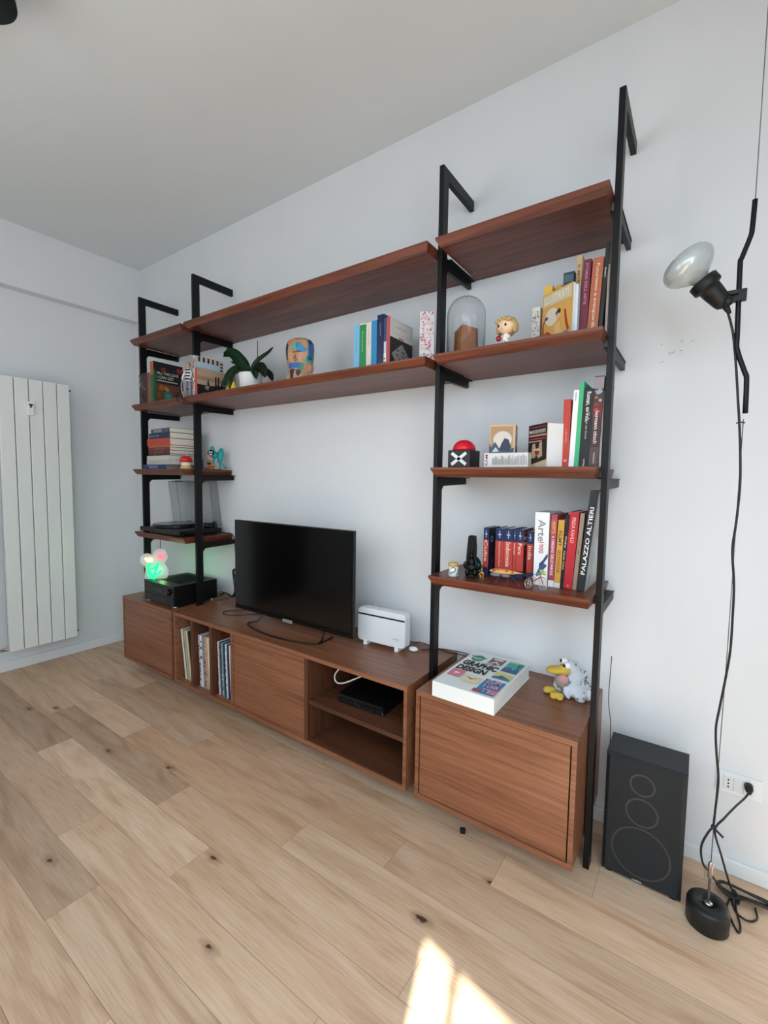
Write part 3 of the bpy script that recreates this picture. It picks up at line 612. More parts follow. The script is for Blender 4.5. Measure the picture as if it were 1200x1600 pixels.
# wooden wedge inside
bm = bmesh.new()
P0 = [(-.043, -.012), (.0, -.036), (.042, -.006), (.040, .02), (-.036, .022)]
tp = [.098, .112, .100, .104, .10]
A = [bm.verts.new((x, y, 0)) for x, y in P0]; B = [bm.verts.new((x*.92, y*.92, t)) for (x, y), t in zip(P0, tp)]
bm.faces.new(A)
cv = bm.verts.new((0, 0, .106))
for k in range(5): bm.faces.new((A[k], A[(k+1) % 5], B[(k+1) % 5], B[k])); bm.faces.new((B[k], B[(k+1) % 5], cv))
wd = finish(bm, 'wood_block', wood('warm_figured_wood', '5a3322', '8a5536', 'a8764c', .35, (30, 30, 3))); wd.location = (2.683, -.212, z)
tag(wd, 'reddish brown wood block standing inside the glass dome', 'wood block')
# big-headed doll
e = empty('doll', (2.866, -.306, z), 'small big-headed doll with sandy hair holding a red ball', 'figurine', rz=R(-12))
skin = mat('e6c7a4', .5)
bm = bmesh.new(); ell(bm, (0, 0, .054), (.031, .027, .024)); bmesh.ops.bevel
ell(bm, (-.026, -.002, .05), (.004, .006, .008)); ell(bm, (.0305, -.002, .05), (.004, .006, .008))
ell(bm, (0, -.027, .047), (.0025, .0025, .002), u=8, v=6); finish(bm, 'head', skin, e, True)
bm = bmesh.new()
ell(bm, (0, .004, .062), (.034, .0275, .022)); ell(bm, (.029, .006, .048), (.009, .016, .018)); ell(bm, (-.029, .006, .05), (.008, .016, .018)); ell(bm, (0, .018, .048), (.026, .014, .022))
for k, (hx, hz) in enumerate(((-.02, .068), (-.008, .072), (.006, .073), (.019, .069))): ell(bm, (hx, -.016, hz), (.010, .012, .008), rot=Matrix.Rotation(R(20-10*k), 4, 'Y'))
finish(bm, 'hair', mat('b89a68', .7), e, True)
bm = bmesh.new()
for s in (-1, 1): ell(bm, (s*.0125, -.0245, .052), (.0038, .002, .0046), u=12, v=8)
finish(bm, 'eyes', mat('120f0e', .2), e, True)
bm = bmesh.new(); tube(bm, [(-.004, -.0268, .041), (0, -.0272, .0402), (.004, -.0268, .041)], .0005, n=3); finish(bm, 'mouth', mat('8a5a48', .6), e)
bm = bmesh.new(); lathe(bm, [(.006, .006), (.011, .010), (.012, .018), (.009, .028), (.005, .033), (0, .034)], seg=16)
for s in (-1, 1):
    ell(bm, (s*.006, -.001, .006), (.0048, .007, .0065)); tube(bm, [(s*.009, 0, .026), (s*.015, -.004, .019), (s*.011, -.011, .015)], .0033, n=4)
finish(bm, 'body', mat('e6e4de', .6), e, True)
bm = bmesh.new()
for s in (-1, 1): ell(bm, (s*.006, -.003, .0025), (.0048, .0075, .0025))
finish(bm, 'shoes', mat('3c3a34', .6), e, True)
bm = bmesh.new(); ell(bm, (-.016, -.016, .016), (.009, .009, .009)); finish(bm, 'red_ball', mat('8c1a2c', .3), e, True)

# --- long lower shelf
z = SZ[1]; G = 'books on the long shelf'
book('thin sky blue book at the left end of the middle row', G, (2.205, -.26, z), .030, .188, .13, '7cb8dc', title='Racconti italiani', tc='5a8fb0', span=(.4, .8), frac=.15)
b = book('green spined book right of the sky blue one', G, (2.2365, -.26, z), .031, .190, .13, '1f8a4c', title='Poesie', tc='d8e8d8', span=(.4, .82), frac=.12, band=[(.965, 1, 'c8d8c8')])
book('cream white book between the green and the mid blue one', G, (2.269, -.26, z), .0255, .188, .13, 'd9d2c6', title='Novelle', tc='9a8f80', span=(.5, .85), frac=.15)
book('mid blue book right of the cream one on the long shelf', G, (2.296, -.26, z), .026, .190, .13, '2f86bc')
b = book('thick navy book with a white barcode label at its foot', G, (2.324, -.26, z), .031, .207, .15, '16224a', title='ATLANTE', tc='8ea0c4', span=(.6, .85), frac=.14, rough=.25)
b = book('slim pale book with a white label printed with black bars', G, (2.3565, -.26, z), .012, .19, .11, 'c4cad0')
art(b, (0, 0, 0), (1, 0, 0), (0, 0, 1), [(rc(.0, .10, .012, .19), '2c4a74'), (rc(0, 0, .012, .055), 'e8e8e6')]+[(rc(.001, q, .007, q+.006), '1a1a1a') for q in (.004, .018, .032)], 'spine_print')
b = book('red spined book showing a white and black cover with a tilted square', G, (2.3705, -.262, z), .016, .192, .165, 'b04a4e', soft=.001)
s_ = .0165
art(b, (.016, 0, 0), (0, 1, 0), (0, 0, 1), [(rc(.0, 0, .165, .192), 'dedad2'), (rc(.0, 0, .165, .118), '191718'), ([(.012, .055), (.085, .105), (.155, .050), (.09, .001), (.07, .001)], '8f8d88'), (rc(.06, .121, .10, .126), 'b03a34')]
    + [(blot(random.uniform(.05, .12), random.uniform(.025, .08), random.uniform(.004, .008), 6), random.choice(['3a3836', '55534f', 'b5b3ad'])) for _ in range(26)]
    + [(rc(.014, .134, .150, .135), '7a98a0'), (rc(.014, .184, .150, .185), '7a98a0'), (rc(.014, .134, .015, .185), '7a98a0'), (rc(.149, .134, .150, .185), '7a98a0')])
text(b, 'Opere scelte', (.0165, .045, .155), (0, 1, 0), (0, 0, 1), .07, .012, mat('8a8f8c', .5), 'cover_title', .0)
# pink/white printed carton next to the steel upright
Mg = Matrix.Translation((2.520, -.262, z)) @ Matrix.Rotation(R(30), 4, 'Z')
e = empty('comic_carton', None, 'tall white carton covered in pink and red drawings by the steel upright', 'box', None, mtx=Mg)
box('carton', mat('dcd6da', .6), 0, .054, 0, .075, 0, .182, e, .001)
rn = random.Random(5); its = []
for zz in (.02, .045, .07, .095, .12, .145, .168):
    for k in range(11):
        its.append((blot(rn.uniform(.005, .049), zz+rn.uniform(-.010, .010), rn.uniform(.002, .0055), 6, rn), rn.choice(['c0546a', 'd88a96', 'a83448', 'c9c06a', '8a7aa0', 'e0b8c0', '6a6478'])))
for zz in (.058, .083, .132, .155): its.append(([(.003, zz), (.045, zz+.003), (.045, zz+.004), (.003, zz+.001)], 'b8606e'))
art(e, (0, 0, 0), (1, 0, 0), (0, 0, 1), its, 'front_drawings')
its = [(rc(.04, 0, .075, .18), 'd0c6cb')]+[(blot(rn.uniform(.008, .067), rn.uniform(.01, .175), rn.uniform(.003, .007), 6, rn), rn.choice(['b8283c', 'c0546a', 'd88a96', '7a6478'])) for _ in range(24)]
art(e, (0, .075, 0), (0, -1, 0), (0, 0, 1), its, 'side_drawings')
# painted head-shaped vase
e = empty('head_vase', (1.862, -.225, z), 'carved wooden head sculpture painted with blue, turquoise and dark patches', 'sculpture', rz=R(30))
wsk = wood('pale_carved_wood', '9a6a4c', 'b98a68', 'd0a888', .5, (8, 8, 3))
bm = bmesh.new()
pf = [(.042, 0), (.050, .004), (.052, .03), (.055, .06), (.060, .09), (.064, .12), (.066, .15), (.063, .175), (.054, .190), (.035, .199), (0, .202)]
lathe(bm, pf, seg=32, sx=1, sy=.72); 
bb_ = finish(bm, 'head', wsk, e, True)
def patch(items, yaw, parent):
    # raised paint patches projected onto the sculpture surface
    def rad(zz):
        for (r0, z0), (r1, z1) in zip(pf[1:], pf[2:]):
            if z0 <= zz <= z1: return r0+(r1-r0)*(zz-z0)/(z1-z0)
        return .05
    for nm_, h, poly in items:
        bm = bmesh.new(); n0 = len(poly); us = []
        # triangulated grid clipped by polygon
        from mathutils.geometry import tessellate_polygon
        xs = [p[0] for p in poly]; ys = [p[1] for p in poly]; N_ = 9
        def inside(x, y):
            c_ = False; j = n0-1
            for i in range(n0):
                if (poly[i][1] > y) != (poly[j][1] > y) and x < (poly[j][0]-poly[i][0])*(y-poly[i][1])/(poly[j][1]-poly[i][1])+poly[i][0]: c_ = not c_
                j = i
            return c_
        st_ = .0025; y = min(ys)
        vm = {}
        def vert(i, k):
            if (i, k) not in vm:
                x = min(xs)+i*st_; zz = min(ys)+k*st_; th = x/.06-math.pi/2
                r_ = rad(zz)+.0012; vm[(i, k)] = bm.verts.new((r_*math.cos(th), r_*.72*math.sin(th), zz))
            return vm[(i, k)]
        for i in range(int((max(xs)-min(xs))/st_)+1):
            for k in range(int((max(ys)-min(ys))/st_)+1):
                if inside(min(xs)+(i+.5)*st_, min(ys)+(k+.5)*st_):
                    bm.faces.new((vert(i, k), vert(i+1, k), vert(i+1, k+1), vert(i, k+1)))
        if len(bm.faces): finish(bm, nm_, mat(h, .4), parent, True)
        else: bm.free()
patch([('blue_patch', '2a6fa8', [(.045, .10), (.075, .10), (.08, .185), (.05, .185)]), ('dark_patch', '1a1c26', [(.05, .168), (.078, .168), (.07, .19), (.052, .192)]),
       ('turquoise_patch', '3aa8a4', [(.03, .09), (.07, .088), (.07, .112), (.04, .115)]), ('blue_patch', '3b86b8', [(.0, .130), (.028, .13), (.045, .145), (.02, .158), (.012, .175), (-.01, .17)]),
       ('turquoise_patch', '4aa89a', [(-.03, .15), (-.002, .14), (.004, .17), (-.02, .168)]), ('blue_band', '1f62a4', [(-.055, .062), (.012, .062), (.015, .084), (-.05, .086)]),
       ('green_patch', '23806a', [(-.002, .05), (.026, .052), (.03, .082), (.006, .082)]), ('dark_patch', '1b1d24', [(-.045, .02), (-.03, .012), (-.022, .045), (-.012, .055), (-.04, .062), (-.05, .05)]),
       ('dark_patch', '20222a', [(-.01, .032), (.004, .025), (.018, .045), (.012, .056), (-.008, .056)]), ('dark_patch', '2a2f36', [(-.07, .10), (-.055, .10), (-.045, .165), (-.058, .178), (-.072, .16)]),
       ('brown_line', '6a4632', [(-.02, .126), (.015, .131), (.015, .137), (-.02, .133)]), ('ochre_patch', 'b07a34', [(.012, .006), (.03, .01), (.035, .045), (.022, .048)])], 0, e)
bm = bmesh.new(); ell(bm, (.052, -.018, .062), (.016, .012, .020)); ell(bm, (.056, -.02, .030), (.012, .010, .016)); ell(bm, (-.046, -.02, .018), (.012, .012, .022)); tube(bm, [(-.012, -.043, .12), (-.014, -.05, .10), (-.004, -.044, .095)], .005, n=4); finish(bm, 'carved_relief', wsk, e, True)
# orchid
e = empty('potted_orchid', (1.487, -.205, z), 'leafy orchid without flowers in a white pot', 'potted plant')
bm = bmesh.new(); lathe(bm, [(.046, 0), (.052, .004), (.060, .085), (.060, .092), (.056, .092), (.054, .080), (0, .078)], seg=32); finish(bm, 'pot', mat('e2e4e4', .3), e, True)
bm = bmesh.new(); lathe(bm, [(.0535, .078), (.05, .084), (.02, .087), (0, .088)], seg=20); finish(bm, 'bark', mat('4a3526', .9), e, True)
lg = mat('1f4424', .35, name='orchid_leaf'); lg2 = mat('26301f', .45)
def leaf(pts, wmax, m, roll=0):
    P_ = smooth_pts(pts, 5); bm = bmesh.new(); rows = []
    n = len(P_)
    for i, p in enumerate(P_):
        t = i/(n-1); tg = (P_[min(i+1, n-1)]-P_[max(i-1, 0)]).normalized()
        sd_ = tg.cross(Vector((.35+math.sin(roll), -1.0, .75))); sd_ = sd_.normalized() if sd_.length > 1e-4 else Vector((1, 0, 0))
        nn = sd_.cross(tg).normalized(); w_ = wmax*(.35+.65*math.sin(math.pi*min(1, (t*.85+.12))))*(1 if t < .9 else (1-t)/.1*.8+.2)
        rows.append([bm.verts.new(p+sd_*w_*k+nn*(abs(k)*w_*.28)) for k in (-1, -.5, 0, .5, 1)])
    for A, B in zip(rows, rows[1:]):
        for k in range(4): bm.faces.new((A[k], A[k+1], B[k+1], B[k]))
    r_ = bmesh.ops.solidify(bm, geom=bm.faces[:], thickness=.0016)
    return finish(bm, 'leaf', m, e, True)
leaf([(-.005, 0, .085), (-.04, -.01, .13), (-.09, -.02, .19), (-.15, -.03, .222), (-.165, -.03, .225)], .030, lg)
leaf([(-.008, 0, .085), (-.06, .01, .15), (-.12, .0, .20), (-.19, -.01, .212), (-.212, -.01, .205)], .026, lg)
leaf([(-.008, .01, .085), (-.07, .03, .14), (-.13, .03, .165), (-.19, .02, .185)], .018, lg2)
leaf([(.0, 0, .085), (.018, .01, .135), (.05, .02, .165), (.10, .03, .19), (.14, .03, .213)], .016, lg, .5)
leaf([(-.01, -.01, .088), (-.06, -.02, .118), (-.11, -.03, .11), (-.14, -.04, .07), (-.15, -.05, .035)], .030, lg)
leaf([(-.01, -.02, .085), (-.05, -.04, .10), (-.075, -.055, .07), (-.08, -.06, .03)], .016, lg2)
leaf([(.01, 0, .088), (.05, .0, .122), (.09, -.01, .115), (.125, -.015, .08), (.135, -.02, .055)], .024, lg2)
leaf([(.01, 0, .088), (.05, .03, .11), (.10, .04, .085), (.12, .04, .05)], .018, lg2)
leaf([(.01, -.01, .088), (.045, -.02, .10), (.075, -.03, .08), (.088, -.035, .05)], .018, lg)
bm = bmesh.new(); tube(bm, [(.03, .02, .085), (.027, .022, .18), (.022, .025, .262)], .0018, n=3); ell(bm, (.027, .022, .172), (.005, .004, .007), u=8, v=6); finish(bm, 'support_stick', mat('2c2822', .5), e, True)
# yellow wooden bits left of pot
for k, (xx, hh_, rr_, l_) in enumerate(((1.378, .030, .019, 'smaller yellow felt cone beside the skyline book'), (1.424, .052, .017, 'taller yellow felt cone touching the orchid leaves'))):
    bm = bmesh.new(); lathe(bm, [(rr_, 0), (rr_*1.02, .003), (rr_*.7, hh_*.5), (rr_*.28, hh_*.9), (0, hh_)], seg=16)
    o = finish(bm, 'felt_cone', mat('d8c22c', .8), smooth=True); o.location = (xx, -.262, z); tag(o, l_, 'ornament')
# India books
b = book('tall picture book titled L India with a black and white patterned spine', 'picture books beside the orchid', (1.134, -.306, z), .021, .212, .175, 'cfc4ba', rough=.5)
rn = random.Random(2)
art(b, (0, 0, 0), (1, 0, 0), (0, 0, 1), [(blot(rn.uniform(.003, .018), rn.uniform(.005, .205), rn.uniform(.002, .006), 5, rn), rn.choice(['2b2524', '7a3a34', '2b2524', '8a7a70'])) for _ in range(40)], 'spine_print')
art(b, (.021, 0, 0), (0, 1, 0), (0, 0, 1), [(rc(0, 0, .174, .212), 'c9c0b8')]+[(rc(q, .185, q+.012, .210), '221d1d') for q in (.02, .048, .076, .104, .132)]+[(rc(.155, q, .172, q+.009), '3a2526') for q in (.12, .138, .156, .174, .192)]+[(rc(.01, .142, .150, .183), 'b7cfdf')])
text(b, "L'India", (.0215, .016, .148), (0, 1, 0), (0, 0, 1), .125, .030, mat('25364e', .5), 'cover_title')
b = book('lower picture book with a red spine and a dark skyline photograph', 'picture books beside the orchid', (1.157, -.308, z), .020, .145, .245, 'b5483f')
art(b, (.020, 0, 0), (0, 1, 0), (0, 0, 1), [(rc(0, 0, .244, .144), 'b9a083'), (rc(0, .085, .244, .105), 'a58468'), ([(0, 0), (.244, 0), (.244, .07), (.215, .07), (.205, .085), (.195, .07), (.16, .07), (.152, .10), (.144, .07), (.135, .07), (.135, .115), (.125, .115), (.125, .07), (.118, .07), (.118, .115), (.108, .115), (.108, .065), (.075, .06), (.066, .10), (.058, .06), (0, .06)], '1b1716'),
     (blot(.06, .045, .017, 9), '6e6a60'), (blot(.062, .05, .008, 9), 'a8a294'), (blot(.125, .035, .014, 9), '8a7c66'), (rc(.03, .0, .12, .02), '7c2f2a'), (rc(.16, .02, .20, .03), '5a4440')])
# striped figurine
e = empty('striped_figurine', (1.068, -.292, z), 'slender figurine in black and white striped shirt with blond head', 'figurine', rz=R(20))
bm = bmesh.new()
for s in (-1, 1): tube(bm, [(s*.010, 0, .09), (s*.016, -.004, .05), (s*.013, 0, .004)], .009, n=4, taper=lambda t: 1-.35*t)
finish(bm, 'trousers', mat('8c8794', .6), e, True)
bm = bmesh.new(); lathe(bm, [(.013, .085), (.017, .10), (.018, .125), (.014, .148), (.006, .158), (0, .16)], seg=16, sy=.7); tube(bm, [(.014, 0, .145), (.026, -.006, .12), (.02, -.014, .098)], .005, n=4); tube(bm, [(-.014, 0, .145), (-.027, -.004, .12), (-.03, -.01, .095)], .005, n=4); finish(bm, 'shirt', mat('e0dede', .6), e, True)
bm = bmesh.new()
for zz in (.098, .114, .130, .146): lathe(bm, [(.0183 if zz < .14 else .0152, zz-.004), (.0185 if zz < .14 else .0148, zz+.004)], seg=16, sy=.72)
finish(bm, 'stripes', mat('141315', .6), e, True)
bm = bmesh.new(); ell(bm, (0, 0, .172), (.010, .010, .012)); finish(bm, 'head', mat('c29a78', .5), e, True)
bm = bmesh.new(); ell(bm, (0, .003, .179), (.0125, .012, .010)); finish(bm, 'hair', mat('a8843e', .7), e, True)
bm = bmesh.new(); tube(bm, [(-.022, -.012, .10), (-.034, -.013, .07), (-.030, -.012, .03), (-.02, -.012, .003)], .0022); ell(bm, (0, 0, .088), (.03, .014, .004)); bx(bm, -.022, .022, -.012, .012, 0, .003); finish(bm, 'stand', mat('c4c0c4', .4), e, True)
# phone cable hanging over the shelf edge
tube_o('charging_cable', BLK, [(1.04, -.24, 1.72), (1.018, -.30, 1.695), (1.012, -.327, 1.665), (1.028, -.332, 1.635), (1.075, -.328, 1.617), (1.12, -.325, 1.613)], .0022, n=6)
tag(bpy.data.objects['charging_cable'], 'thin black cable looping over the shelf edge below the striped figurine', 'cable')
# --- left bay, second shelf
G = 'picture books at the left end of the second shelf'
b = book('dark photographic book at the far left shelf end', G, (.557, -.30, z), .088, .184, .17, '2a2423', soft=.002)
rn = random.Random(9)
art(b, (0, 0, 0), (1, 0, 0), (0, 0, 1), [(blot(rn.uniform(.01, .078), rn.uniform(.08, .175), rn.uniform(.004, .012), 7, rn), rn.choice(['5a564e', '8a857c', '3c3a34', '6b3a36'])) for _ in range(18)]+[(blot(rn.uniform(.02, .07), rn.uniform(.015, .08), rn.uniform(.006, .012), 7, rn), rn.choice(['5a2c26', '45322a', '6b4a3a'])) for _ in range(10)], 'spine_print')
book('narrow brick red book right of the dark photographic one', G, (.647, -.30, z), .016, .180, .16, '6e3a34')
book('narrow orange brown book beside the brick red one', G, (.6645, -.30, z), .013, .182, .16, '8a4a38')
book('slim dark cream striped book left of the recipe book', G, (.6785, -.298, z), .008, .183, .16, 'a48f70')
b = book('recipe book with orange and green spine, cover titled ALL THE LOVE I CAN GET', G, (.688, -.300, z), .036, .243, .185, 'a8573c', band=[(0, .68, '2c5a34'), (.9, 1, 'b85a3c')], yaw=0)
art(b, (.036, 0, 0), (0, 1, 0), (0, 0, 1), [(rc(0, 0, .184, .243), '17191b'), (blot(.06, .205, .018, 9), '6b3a20'), (blot(.165, .215, .022, 9), '8c2c38'), ([(.0, .0), (.0, .2), (.015, .19), (.02, 0)], '2a5c3a'), (rc(.02, .132, .15, .139), 'b8b49a'), (rc(.02, .02, .18, .118), '6a4028'), (blot(.05, .095, .018, 9), '9a5a34'), (blot(.08, .09, .016, 9), 'b07a44'), (blot(.12, .085, .02, 9), '7c3c34'), (blot(.15, .06, .018, 9), '4c2c38'), (cir(.09, .045, .030, k=1.1), '2c7a6c'), (blot(.088, .05, .015, 9), '4a9a86'), (blot(.03, .05, .014, 9), '8c4a34'), (blot(.13, .03, .014, 9), 'a0504a'), (rc(.0, 0, .184, .008), '1d2a26')])
text(b, 'ALL THE LOVE', (.0368, .02, .172), (0, 1, 0), (0, 0, 1), .135, .016, mat('d8dad6', .5), 'cover_title'); text(b, 'I CAN GET', (.0368, .02, .148), (0, 1, 0), (0, 0, 1), .105, .016, mat('d8dad6', .5), 'cover_title')
# --- left bay, third shelf: stack of lying books
z = SZ[2]
def lying(label, xr, zz, th, ln, d, col, yaw=0, title=None, tc='e8e8e8', sp=(.2, .8), y=-.27, fr=.4, pg=None):
    b = book(label, 'pile of lying books on the third left shelf', (xr, y, zz), th, ln, d, col, lie=True, yaw=yaw, title=title, tc=tc, span=sp, frac=fr, pages=pg or PAGES); return b
lying('blue book at the bottom of the pile, jutting out to the left', .792, z, .0285, .270, .19, '25406a', title='RENOIR', sp=(.35, .72), fr=.6, tc='9ab0cc', pg=mat('9a9488', .8))
lying('grey white book second from the bottom of the pile', .822, z+.0285, .027, .253, .185, 'b9b6ae', title='collana', tc='8a8a86', sp=(.5, .8), fr=.3)
lying('white book third from the bottom of the pile', .824, z+.0555, .0265, .252, .185, 'c6c4be')
lying('thin black book above the two white ones in the pile', .828, z+.082, .010, .240, .185, '1a1416', title='saggi', tc='b0a8a8', sp=(.6, .75), fr=.4)
lying('dark maroon book in the middle of the pile', .830, z+.092, .021, .240, .185, '5c2a2c', title='NARRATORI', tc='a87a70', sp=(.3, .7), fr=.25)
lying('plum brown book just above the maroon one in the pile', .830, z+.113, .018, .240, .185, '6b332e', title='ROMANZI', tc='b08070', sp=(.25, .7), fr=.3)
lying('orange brown book beneath the bright red one in the pile', .832, z+.131, .013, .242, .185, 'a0643a')
lying('thick bright red book in the upper half of the pile', .833, z+.144, .040, .255, .190, 'b8423a')
lying('dark navy book second from the top of the pile', .833, z+.184, .034, .240, .195, '22304a', title='GRANDI OPERE', tc='a8b4c4', sp=(.5, .95), fr=.2, yaw=-1)
b = lying('top book of the pile with a grey and black photographic spine', .831, z+.218, .026, .228, .195, '3a4450', yaw=-3)
art(b, (0, 0, 0), (1, 0, 0), (0, 0, 1), [(rc(.004, .09, .022, .21), '8d9096'), (blot(.012, .20, .010), '15181c'), (rc(.002, .01, .024, .07), '4c5a66')], 'spine_print')
# mushroom timer, pens, creature
e = empty('mushroom_timer', (.985, -.262, z), 'small red capped mushroom ornament with cream stem in front of the pile', 'ornament')
bm = bmesh.new(); lathe(bm, [(.030, 0), (.032, .004), (.030, .016), (0, .017)], seg=24); finish(bm, 'base', mat('cdae5c', .5), e, True)
bm = bmesh.new(); lathe(bm, [(.024, .016), (.027, .024), (.027, .034), (.02, .042), (0, .043)], seg=24); finish(bm, 'stem', mat('e0d8cc', .5), e, True)
bm = bmesh.new(); lathe(bm, [(.02, .038), (.034, .042), (.036, .050), (.032, .062), (.020, .072), (0, .076)], seg=24); finish(bm, 'cap', mat('c4202a', .3), e, True)
bm = bmesh.new()
for a in range(3): tube(bm, [(-.004+.004*a, 0, .073), (-.012+.009*a, 0, .10), (-.002+.006*a, 0, .106), (.002+.003*a, 0, .076)], .0007, n=4)
finish(bm, 'wire_loops', mat('a8a8a8', .3, .8), e)
bm = bmesh.new(); lathe(bm, [(.017, 0), (.017, .055), (.015, .055), (.015, .004), (0, .003)], seg=16)
for a, t_ in ((0, .005), (2.1, -.006), (4.2, .004)): tube(bm, [(.007*math.cos(a), .007*math.sin(a), .004), (.009*math.cos(a)+t_, .009*math.sin(a), .104)], .003, smooth=False)
o = finish(bm, 'pencil_cup', mat('17171a', .5)); o.location = (1.010, -.19, z); tag(o, 'small black cup of dark pens behind the mushroom ornament', 'pen cup')
# turquoise creature
e = empty('turquoise_creature', (1.005, -.095, z), 'turquoise long-eared toy creature with dark face standing by a steel upright', 'toy figure', rz=R(45))
tq = mat('1f9c98', .4)
bm = bmesh.new(); ell(bm, (.036, .012, .085), (.019, .017, .048), rot=Matrix.Rotation(R(8), 4, 'Y')); ell(bm, (-.010, .01, .122), (.014, .012, .020)); ell(bm, (.0, .006, .09), (.026, .018, .022)); tube(bm, [(.045, .01, .04), (.062, .006, .02), (.072, 0, .012)], .005, n=4); tube(bm, [(.034, .01, .045), (.033, .008, .02), (.034, .004, .003)], .005, n=4); tube(bm, [(.0, .008, .07), (-.004, .006, .03), (-.002, .0, .003)], .006, n=4); finish(bm, 'body', tq, e, True)
bm = bmesh.new(); ell(bm, (-.014, -.012, .100), (.020, .012, .019)); finish(bm, 'face', mat('141c34', .4), e, True)
bm = bmesh.new(); ell(bm, (-.020, -.022, .104), (.005, .003, .005)); ell(bm, (-.008, -.023, .104), (.005, .003, .005)); bx(bm, -.024, -.004, -.0255, -.021, .090, .095, .001); finish(bm, 'eyes_and_teeth', mat('e2e2e0', .4), e, True)
bm = bmesh.new(); ell(bm, (-.013, -.021, .083), (.010, .006, .007)); finish(bm, 'snout', mat('b86a78', .4), e, True)
bm = bmesh.new(); ell(bm, (-.026, 0, .052), (.020, .014, .010)); ell(bm, (-.010, -.008, .024), (.024, .014, .010)); ell(bm, (-.03, -.004, .010), (.020, .014, .010)); finish(bm, 'orange_base', mat('c8793a', .5), e, True)
bm = bmesh.new(); ell(bm, (-.026, -.006, .036), (.014, .010, .006)); bx(bm, -.05, .045, -.016, .016, 0, .005, .001); finish(bm, 'dark_base', mat('1d2238', .5), e, True)

# --- record player
z = SZ[3]
e = empty('record_player', (.56, -.318, z), 'black record player with its smoked lid standing open', 'turntable')
tk = mat('0a0a0c', .36, 0, .4)
box('plinth', tk, 0, .44, 0, .275, .010, .036, e, .004)
for a, b_ in ((.03, .03), (.41, .03), (.03, .245), (.41, .245)):
    bm = bmesh.new(); lathe(bm, [(.014, 0), (.016, .010)], Matrix.Translation((a, b_, 0)), 16); finish(bm, 'foot', BLK, e, True)
bm = bmesh.new(); lathe(bm, [(.130, .036), (.132, .040), (.132, .052), (.128, .055), (0, .055)], Matrix.Translation((.17, .137, 0)), 48); finish(bm, 'platter', mat('1c1d20', .3, .3), e, False)
bm = bmesh.new(); lathe(bm, [(.125, .055), (.125, .0572), (.042, .0574)], Matrix.Translation((.17, .137, 0)), 48); finish(bm, 'record', mat('3d4042', .22), e, False)
bm = bmesh.new(); lathe(bm, [(.042, .0574), (.041, .0578), (.003, .0578), (.003, .064), (0, .065)], Matrix.Translation((.17, .137, 0)), 32); finish(bm, 'record_label', mat('7a7d80', .5), e, False)
bm = bmesh.new(); lathe(bm, [(.020, .036), (.020, .060), (.014, .064), (0, .064)], Matrix.Translation((.385, .215, 0)), 20)
tube(bm, [(.385, .262, .062), (.385, .215, .064), (.375, .13, .064), (.345, .05, .062), (.315, .03, .060)], .0032, n=5); ell(bm, (.385, .262, .062), (.012, .014, .012)); bx(bm, .298, .322, .012, .045, .0575, .063, .001); finish(bm, 'tonearm', mat('141517', .3, .4), e, True)
sm = bpy.data.materials.new('smoked_acrylic'); sm.use_nodes = True; N, L = nodes_of(sm); N.remove(N['Principled BSDF'])
tr = N.new('ShaderNodeBsdfTransparent'); tr.inputs[0].default_value = (.84, .85, .845, 1); gl = N.new('ShaderNodeBsdfGlossy'); gl.inputs['Roughness'].default_value = .06; gl.inputs[0].default_value = (.8, .8, .8, 1)
mx = N.new('ShaderNodeMixShader'); lw = N.new('ShaderNodeLayerWeight'); lw.inputs[0].default_value = .5; fr = ramp(N, [(.0, (.03, .03, .03, 1)), (.75, (.08, .08, .08, 1)), (1.0, (.5, .5, .5, 1))]); L.new(lw.outputs['Facing'], fr.inputs[0]); L.new(fr.outputs[0], mx.inputs[0]); L.new(tr.outputs[0], mx.inputs[1]); L.new(gl.outputs[0], mx.inputs[2]); L.new(mx.outputs[0], N['Material Output'].inputs[0])
Mx = Matrix.Translation((.022, .262, .050)) @ Matrix.Rotation(R(7), 4, 'X')
bm = bmesh.new(); Wl, Hl, Dl, t = .44, .272, .052, .0024
bx(bm, 0, Wl, -t, 0, 0, Hl); bx(bm, 0, t, -Dl, -t, 0, Hl); bx(bm, Wl-t, Wl, -Dl, -t, 0, Hl); bx(bm, t, Wl-t, -Dl, -t, Hl-t, Hl); bx(bm, t, Wl-t, -Dl, -t, 0, t)
lid = finish(bm, 'lid', sm, e, mtx=Mx)
bm = bmesh.new()
for q in (0, Wl):
    tube(bm, [(q, -Dl, 0), (q, -Dl, Hl)], .0009, smooth=False, seg=4); tube(bm, [(q, 0, 0), (q, 0, Hl)], .0009, smooth=False, seg=4)
for zz in (0, Hl):
    tube(bm, [(0, -Dl, zz), (Wl, -Dl, zz)], .0009, smooth=False, seg=4); tube(bm, [(0, 0, zz), (Wl, 0, zz)], .0009, smooth=False, seg=4)
finish(bm, 'lid_edge', mat('1f2422', .4), e, mtx=Mx)
for a in (.09, .37): box('hinge', BLK, a, a+.03, .25, .272, .030, .058, e, .002)
bm = bmesh.new(); tube(bm, [(.40, .268, .03), (.44, .262, .012), (.49, .266, .008), (.535, .274, .006), (.555, .282, -.03), (.56, .285, -.12), (.575, .286, -.20)], .0028); finish(bm, 'signal_cable', BLK, e, True)

